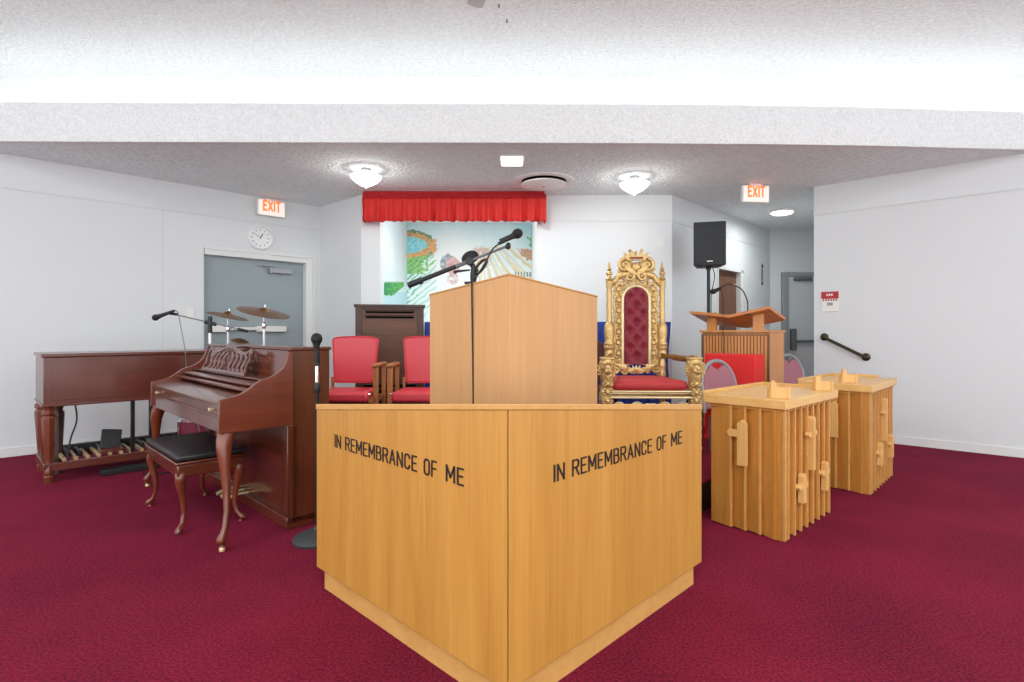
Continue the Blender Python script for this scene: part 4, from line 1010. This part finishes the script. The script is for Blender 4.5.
gp = bez([W(747.5, 312, gy), W(747.5, 302, gy), W(743, 291, gy), W(736, 286, gy), W(728, 284, gy), W(720, 288, gy)], 6)
MB().tube(gp, .006, 8).build('neck', 'black_metal', GM)
m = MB(); m.tube([W(720.5, 288, gy), W(716, 290.5, gy)], [.012, .02], 10); m.ball(W(713, 291.5, gy), .028, 12, None, (1.2, 1, .9)); m.build('head', 'mic_grille', GM)
MB().lathe([(.03, 0), (.03, .01), (.012, .02), (.01, .04)], 14, Matrix.Translation(W(747.5, 315.5, gy))).build('mount', 'black_plastic', GM)
o = MB().tube(bez([W(721, 288.5, gy - .02), W(723, 300, 5.16), W(723, 314, 5.215), W(723, 330, 5.215), W(723.5, 352, 5.25), (W(723.5, 352, 5.25).x, 5.25, .21)], 6), .0035, 6).build('microphone_cable', 'black_plastic'); o['label'] = 'thin dark cable hanging down the slatted lectern front'; o['category'] = 'cable'
BD_ = 4.56
t = thing('cloth_covered_stand', 'low stand covered with bright red cloth in front of the lectern', 'stand', (.4515 * BD_, BD_, .2), R(45))
m = MB(); m.box(.0, .20, 0, .455, .0, .765)
o = m.build('cloth_cover', 'red_cloth', t, bevel=.012); 
m = MB(); m.box(-.004, .204, -.004, .459, .0, .03); m.build('hem', 'red_cloth', t, bevel=.004)
def stack_chair(label, x, y, rz):
    t = thing('stack_chair', label, 'chair', (x, y, .2), rz)          # local x along the back, seat towards -y
    w = .19; M_ = Matrix.Translation((0, .02, 0)) @ Matrix.Rotation(R(-9), 4, 'X')
    arch = [(-w, 0, .30)] + [(-w * (.97 + .03 * math.sin(a_)) * math.cos(a_), 0, .50 + .225 * math.sin(a_)) for a_ in (PI * k / 16 for k in range(17))] + [(w, 0, .30)]
    MB().tube(arch, .016, 10, M_).build('back_frame', 'rim_grey', t)
    pts = [(-w + .012, .33), (w - .012, .33)] + [((w - .014) * math.cos(a_), .50 + .205 * math.sin(a_)) for a_ in (.0, .25, .5, .75, .98)] + [(.07, .692), (.045, .668), (.02, .66), (.0, .632), (-.02, .66), (-.045, .668), (-.07, .692)] + [((w - .014) * math.cos(a_), .50 + .205 * math.sin(a_)) for a_ in (PI - .98, PI - .75, PI - .5, PI - .25, PI)]
    MB().prism(pts, -.014, .014, 'xz', M_).build('backrest', 'burgundy_fabric', t, bevel=.005)
    MB().box(-w, w, -.34, .0, .28, .335).build('seat', 'burgundy_fabric', t, bevel=.018)
    MB().box(-w + .01, w - .01, -.33, .01, .262, .28).build('seat_pan', 'black_metal', t)
    for sx_ in (-1, 1):
        for yy in (-.31, .02): MB().tube([(sx_ * (w - .02), yy, 0), (sx_ * (w - .02), yy * .95, .28)], .011, 8).build('leg', 'grey_metal', t)
    return t
stack_chair('burgundy fabric chair with round grey-rimmed back before the red cloth stand', 1.77, 4.42, R(24))
stack_chair('burgundy fabric chair with round back behind the altar stands, near the hall door', 2.97, 5.60, R(22))

# ------------------------------------------------------------------ loudspeaker on a stand
SPY = 6.15; sp = W(708.5, 330, SPY)
t = thing('speaker_stand', 'black tripod loudspeaker stand behind the lectern', 'speaker stand', (sp.x, SPY, .2))
zb = H + 65 / F * SPY - .2
MB().tube([(0, 0, .12), (0, 0, zb)], .018, 12).build('pole', 'black_metal', t)
MB().tube([(0, 0, .5), (0, 0, .95)], .025, 12).build('outer_tube', 'black_metal', t)
for k in range(3): MB().tube([(0, 0, .55), (.34 * math.cos(k * 2.094 + .3), .34 * math.sin(k * 2.094 + .3), .012)], .012, 8).build('leg', 'black_metal', t)
t = thing('loudspeaker', 'black rectangular loudspeaker mounted on the tall stand', 'speaker', (sp.x, SPY, zb + .2), R(-15))
hh, wf = .50, .345
m = MB(); m.prism([(-wf / 2, -.15), (wf / 2, -.15), (wf / 2 - .05, .15), (-wf / 2 + .05, .15)], .012, hh); m.build('cabinet', 'black_plastic', t, bevel=.01)
m = MB(); m.box(-wf / 2 + .012, wf / 2 - .012, -.158, -.15, .04, hh - .012); m.build('grille', 'speaker_black', t, bevel=.004)
m = MB(); m.tube([(0, 0, -.02), (0, 0, .014)], .03, 14); m.build('pole_socket', 'black_plastic', t)
m = MB(); m.box(-.03, .03, -.161, -.158, .052, .064); m.build('badge', 'plate_white', t)
for x_ in (-.1, .1): MB().box(x_ - .03, x_ + .03, -.12, -.06, 0, .014).build('rubber_foot', 'rubber', t)
o = MB().tube(bez([(sp.x + .05, SPY + .02, zb + .22), (sp.x + .07, SPY, zb + .1), (sp.x + .03, SPY - .01, zb - .1), (sp.x + .03, SPY, zb - .4), (sp.x + .035, SPY, .6), (sp.x + .03, SPY - .03, .21)], 6), .005, 6).build('speaker_cable', 'black_plastic'); o['label'] = 'black cable running down the loudspeaker stand'; o['category'] = 'cable'

# ------------------------------------------------------------------ wall and ceiling fittings
def exit_sign(label, loc, rz, w=.32, h=.19, hung=True):
    t = thing('exit_sign', label, 'sign', loc, rz)                      # origin top centre, faces -y
    MB().box(-w / 2, w / 2, -.022, .022, -h - .02, -.02).build('housing', 'plate_white', t, bevel=.006)
    MB().box(-w / 2 + .012, w / 2 - .012, -.026, -.022, -h - .01, -.032).build('face', 'exit_face', t)
    MB().box(-.07, .07, -.02, .02, -.022, 0).build('canopy', 'vent_white', t, bevel=.004)
    me = word_mesh('EXIT', .2, .0012)
    xs = [v.co.x for v in me.vertices]; ys = [v.co.y for v in me.vertices]; x0, x1, y0, y1 = min(xs), max(xs), min(ys), max(ys)
    for v in me.vertices:
        v.co = ((-.5 + (v.co.x - x0) / (x1 - x0)) * w * .64, -.0275 - v.co.z, -h * .84 + (v.co.y - y0) / (y1 - y0) * h * .72)
    me.materials.clear(); me.materials.append(MATS['exit_glow']); o = bpy.data.objects.new('lettering', me); COL.objects.link(o); o.parent = t
    return t
exit_sign('lit white EXIT sign with orange letters hanging near the hall on the right', ((755 - CX) / F * 6.0, 6.0, CZ), R(8))
lx, ly = on_left(269.5)
nrm = Vector((wdir.y, -wdir.x, 0))
exit_sign('lit white EXIT sign with orange letters above the clock on the left wall', (lx + nrm.x * .05, ly + nrm.y * .05, CZ - .015), wang, .33, .195)
# clock
cx_, cy_ = on_left(260)
t = thing('wall_clock', 'round white wall clock above the teal door', 'clock', (cx_, cy_, H + 95 / F * cy_), wang)
Mc = Matrix.Rotation(R(90), 4, 'X')
MB().lathe([(.145, 0), (.148, .01), (.145, .03), (.135, .036), (.128, .03), (.126, .012), (.001, .012)], 48, Mc).build('rim', 'clock_white', t)
m = MB()
for k in range(12):
    a_ = k * PI / 6; m.box(-.005, .005, -.0015, 0, .085, .108, Matrix.Translation((0, -.0125, 0)) @ Matrix.Rotation(a_, 4, 'Y'))
m.build('hour_mark', 'clock_grey', t)
m = MB(); m.box(-.005, .005, -.002, 0, -.01, .06, Matrix.Translation((0, -.016, 0)) @ Matrix.Rotation(R(28), 4, 'Y')); m.build('hour_hand', 'black_plastic', t)
m = MB(); m.box(-.003, .003, -.002, 0, -.012, .085, Matrix.Translation((0, -.019, 0)) @ Matrix.Rotation(R(-58), 4, 'Y')); m.build('minute_hand', 'clock_grey', t)
# light switch on the left wall, thermostat strip on diagonal wall, red sign, handrail
sx2, sy2 = on_left(190)
t = thing('light_switch', 'white light switch plate on the left wall beside the door', 'switch', (sx2, sy2, H + 20 / F * sy2), wang)
MB().box(-.04, .04, -.008, 0, -.06, .06).build('plate', 'plate_white', t, bevel=.003)
MB().box(-.008, .008, -.016, -.008, -.015, .015).build('toggle', 'plate_white', t, bevel=.002)
ss = 2.95 
for s_ in [x / 100 for x in range(200, 318)]:
    p = diag(s_)
    if abs(CX + p[0] / p[1] * F - 761.5) < .4: ss = s_
p = diag(ss, .001)
t = thing('thermometer', 'narrow vertical thermometer strip on the wall beside the hall corner', 'thermometer', (p[0], p[1], 0), R(45))
zc = H + 58.5 / F * p[1]
MB().box(-.03, .03, -.01, 0, zc - .17, zc + .17).build('plate', 'pink_plate', t, bevel=.004)
m = MB()
for zz in (zc - .14, zc + .13): m.ball((0, -.012, zz), .024, 12, None, (1, .4, 1))
m.box(-.024, -.012, -.012, -.010, zc - .09, zc + .08); m.box(.012, .022, -.012, -.010, zc - .09, zc + .08)
m.build('marking', 'black_plastic', t)
def on_right(px):
    k = (px - CX) / F; d = RWd; s_ = (k * RW0.y - RW0.x) / (d.x - k * d.y); return RW0.x + d.x * s_, RW0.y + d.y * s_, s_
x_, y_, s_ = on_right(830)
zc = H + 31.5 / F * y_
t = thing('wall_notice', 'small red and white notice plate above the handrail', 'sign', (x_, y_, zc), rang)
MB().box(-.085, .085, -.008, 0, -.115, .11).build('plate', 'plate_white', t, bevel=.003)
MB().box(-.085, .085, -.010, -.008, .03, .11).build('red_band', 'sign_red', t)
m = MB()
for k in range(3): m.box(-.032 + k * .022, -.016 + k * .022, -.0115, -.010, .062, .085)
m.build('white_marking', 'plate_white', t)
m = MB()
for k in range(6): m.box(-.07 + k * .025, -.055 + k * .025, -.0095, -.008, .005, .026)
m.build('red_marking', 'sign_red', t)
MB().box(-.028, .028, -.0095, -.008, -.045, -.012).build('grey_marking', 'clock_grey', t)
xa, ya, sa = on_right(824.5); xb, yb_, sb = on_right(866)
t = thing('handrail', 'short sloping dark bronze handrail bar on the right wall', 'handrail', (xa, ya, 0), rang)
za, zb_ = H - 4 / F * ya, H - 24 / F * yb_; L_ = sb - sa
MB().tube([(.0, -.06, za), (L_, -.06, zb_)], .017, 14).build('bar', 'bronze_metal', t)
for x_, z_ in ((0, za), (L_, zb_)):
    MB().lathe([(.042, 0), (.042, .006), (.032, .014), (.018, .018), (.017, .06)], 20, Matrix.Translation((x_, 0, z_)) @ Matrix.Rotation(R(90), 4, 'X')).build('wall_flange', 'bronze_metal', t)
    MB().ball((x_, -.06, z_), .0175, 12).build('end_knuckle', 'bronze_metal', t)
# bowl lights
def bowl(label, px, Y):
    x = (px - CX) / F * Y
    t = thing('ceiling_light', label, 'ceiling light', (x, Y, CZ))
    MB().lathe([(.045, 0), (.055, -.012), (.05, -.022), (.03, -.028), (.012, -.03), (.012, -.09)], 24).build('canopy', 'rim_grey', t)
    n_ = 48; prof = [(.10, -.075), (.15, -.07), (.158, -.077), (.148, -.095), (.12, -.125), (.085, -.15), (.045, -.17), (.015, -.176), (.001, -.176)]
    rings = [[(r * (1 + .03 * math.cos(12 * 2 * PI * k / n_) * (r / .16)) * math.cos(2 * PI * k / n_), r * (1 + .03 * math.cos(12 * 2 * PI * k / n_) * (r / .16)) * math.sin(2 * PI * k / n_), z) for k in range(n_)] for r, z in prof]
    m = MB(); m.loft(rings, cap=False); m.build('glass_bowl', 'bowl_glass', t, smooth=180)
    MB().lathe([(.001, -.196), (.012, -.19), (.015, -.18), (.006, -.174)], 12).build('finial', 'chrome', t)
    l = bpy.data.lights.new('bulb', 'POINT'); l.energy = 5; l.shadow_soft_size = .03; l.color = (1, .97, .92)
    o = bpy.data.objects.new('bulb', l); COL.objects.link(o); o.parent = t; o.location = (0, 0, -.24)
bowl('frosted glass bowl ceiling light left of the red valance', 366, 5.45)
bowl('frosted glass bowl ceiling light right of the round vent', 634.5, 5.72)
t = thing('ceiling_light', 'small square recessed ceiling light in front of the valance', 'ceiling light', (0, 5.17, CZ))
MB().box(-.125, .125, -.16, .16, -.012, 0).build('trim', 'plate_white', t, bevel=.004); MB().box(-.1, .1, -.13, .13, -.016, -.011).build('lens', 'lens', t)
t = thing('ceiling_light', 'round flat ceiling light in the hall on the right', 'ceiling light', (3.65, 7.3, CZ))
MB().lathe([(.16, 0), (.165, -.02), (.14, -.03)], 32).build('trim', 'plate_white', t); MB().lathe([(.14, -.028), (.12, -.045), (.001, -.05)], 32).build('lens', 'lens', t)
# round vent
t = thing('ceiling_vent', 'large round white ceiling vent with dark gap ring', 'vent', (.345, 5.88, CZ))
MB().lathe([(.33, 0), (.335, -.012), (.30, -.02), (.25, -.012), (.24, 0)], 48).build('flange', 'vent_white', t)
MB().lathe([(.24, -.001), (.24, -.008), (.001, -.008)], 40).build('opening', 'dark_slot', t)
MB().lathe([(.001, -.03), (.22, -.03), (.245, -.038), (.245, -.046), (.22, -.054), (.02, -.06), (.001, -.06)], 48).build('damper_plate', 'vent_white', t)
MB().tube([(0, 0, -.008), (0, 0, -.068)], .010).build('bolt', 'grey_metal', t)
# wall switch near throne
t = thing('light_switch', 'small white switch plate high on the front wall right of the throne', 'switch', W(661, 243, FW)); t.location.y = FW
MB().box(-.05, .05, -.008, 0, -.06, .06).build('plate', 'trim_paint', t, bevel=.003); MB().box(-.01, .01, -.014, -.008, -.015, .015).build('toggle', 'plate_white', t)
# ceiling fan of the upper ceiling: a blade end and pull chains reach into the picture
t = thing('ceiling_fan', 'pale grey ceiling fan with pull chains hanging at the top edge', 'ceiling fan', (-.085, 3.30, 3.75))
MB().lathe([(.08, 0), (.085, -.03), (.03, -.05), (.03, -.08), (.11, -.09), (.12, -.13), (.12, -.22), (.09, -.25), (.05, -.27), (.03, -.29), (.001, -.29)], 32).build('motor', 'fan_grey', t)
for k in range(4):
    a_ = R(106) + k * PI / 2; M_ = Matrix.Rotation(a_, 4, 'Z') @ Matrix.Translation((0, 0, -.2)) @ Matrix.Rotation(R(8), 4, 'X')
    m = MB(); m.prism([(.18, -.05), (.66, -.062), (.69, -.05), (.70, 0), (.69, .05), (.66, .062), (.18, .05)], -.004, .004, 'xy', M_); m.build('blade', 'fan_grey', t, bevel=.002)
    m = MB(); m.box(.1, .22, -.02, .02, -.012, -.004, M_); m.build('blade_iron', 'grey_metal', t)
for x_, px, py in ((-.04, 499, 8), (.04, 507, 23)):
    z_ = 1.15 + (333 - py) / F * 3.3 - 3.75
    MB().tube([((px - CX) / F * 3.3 + .085, 0, -.27), ((px - CX) / F * 3.3 + .085, 0, z_ + .02)], .002, 6).build('pull_chain', 'plate_white', t)
    MB().lathe([(.002, z_ + .025), (.005, z_ + .02), (.006, z_ + .004), (.003, z_)], 8, Matrix.Translation(((px - CX) / F * 3.3 + .085, 0, 0))).build('pull_knob', 'grey_metal', t)

# ------------------------------------------------------------------ lights: unseen lamps added above and behind the camera, even world fill through the unbuilt back
def area(x, y, z, sx_, sy_, e, rx=0, col=(.93, .985, 1)):
    l = bpy.data.lights.new('area_lamp', 'AREA'); l.shape = 'RECTANGLE'; l.size = sx_; l.size_y = sy_; l.energy = e; l.color = col
    o = bpy.data.objects.new('area_lamp', l); COL.objects.link(o); o.location = (x, y, z); o.rotation_euler = (rx, 0, 0)
area(-3.2, .6, 3.7, 1.2, 1.2, 80); area(3.2, .6, 3.7, 1.2, 1.2, 80); area(0, -.6, 3.7, 1.2, 1.2, 80)  # unseen lamps added to brighten the whole room
area(-.65, FW + .27, CZ - .09, 1.1, .1, 11)  # extra lamp added inside the recess to brighten the mural
area(0, 5.17, CZ - .02, .2, .26, 26); area(3.65, 7.3, CZ - .06, .28, .28, 14)
w = bpy.data.worlds.new('world'); S.world = w; w.use_nodes = True
bg = w.node_tree.nodes['Background']; bg.inputs[0].default_value = (.92, .975, 1, 1); bg.inputs[1].default_value = 2.8
# ------------------------------------------------------------------ camera
cd = bpy.data.cameras.new('camera'); cam = bpy.data.objects.new('camera', cd); COL.objects.link(cam)
cam.location = (0, 0, H); cam.rotation_euler = (R(90), 0, 0)
cd.sensor_width = 36; cd.lens = F / 1024 * 36; cd.shift_y = -(341 - HY) / 1024; cd.clip_start = .05
S.camera = cam
S.view_settings.view_transform = 'Standard'; S.view_settings.look = 'None'; S.view_settings.gamma = 1; S.view_settings.exposure = 0
try: S.view_settings.use_curve_mapping = False
except Exception: pass
try:
    S.cycles.use_denoising = True; S.cycles.max_bounces = 8; S.cycles.diffuse_bounces = 5; S.cycles.sample_clamp_indirect = 6
except Exception: pass
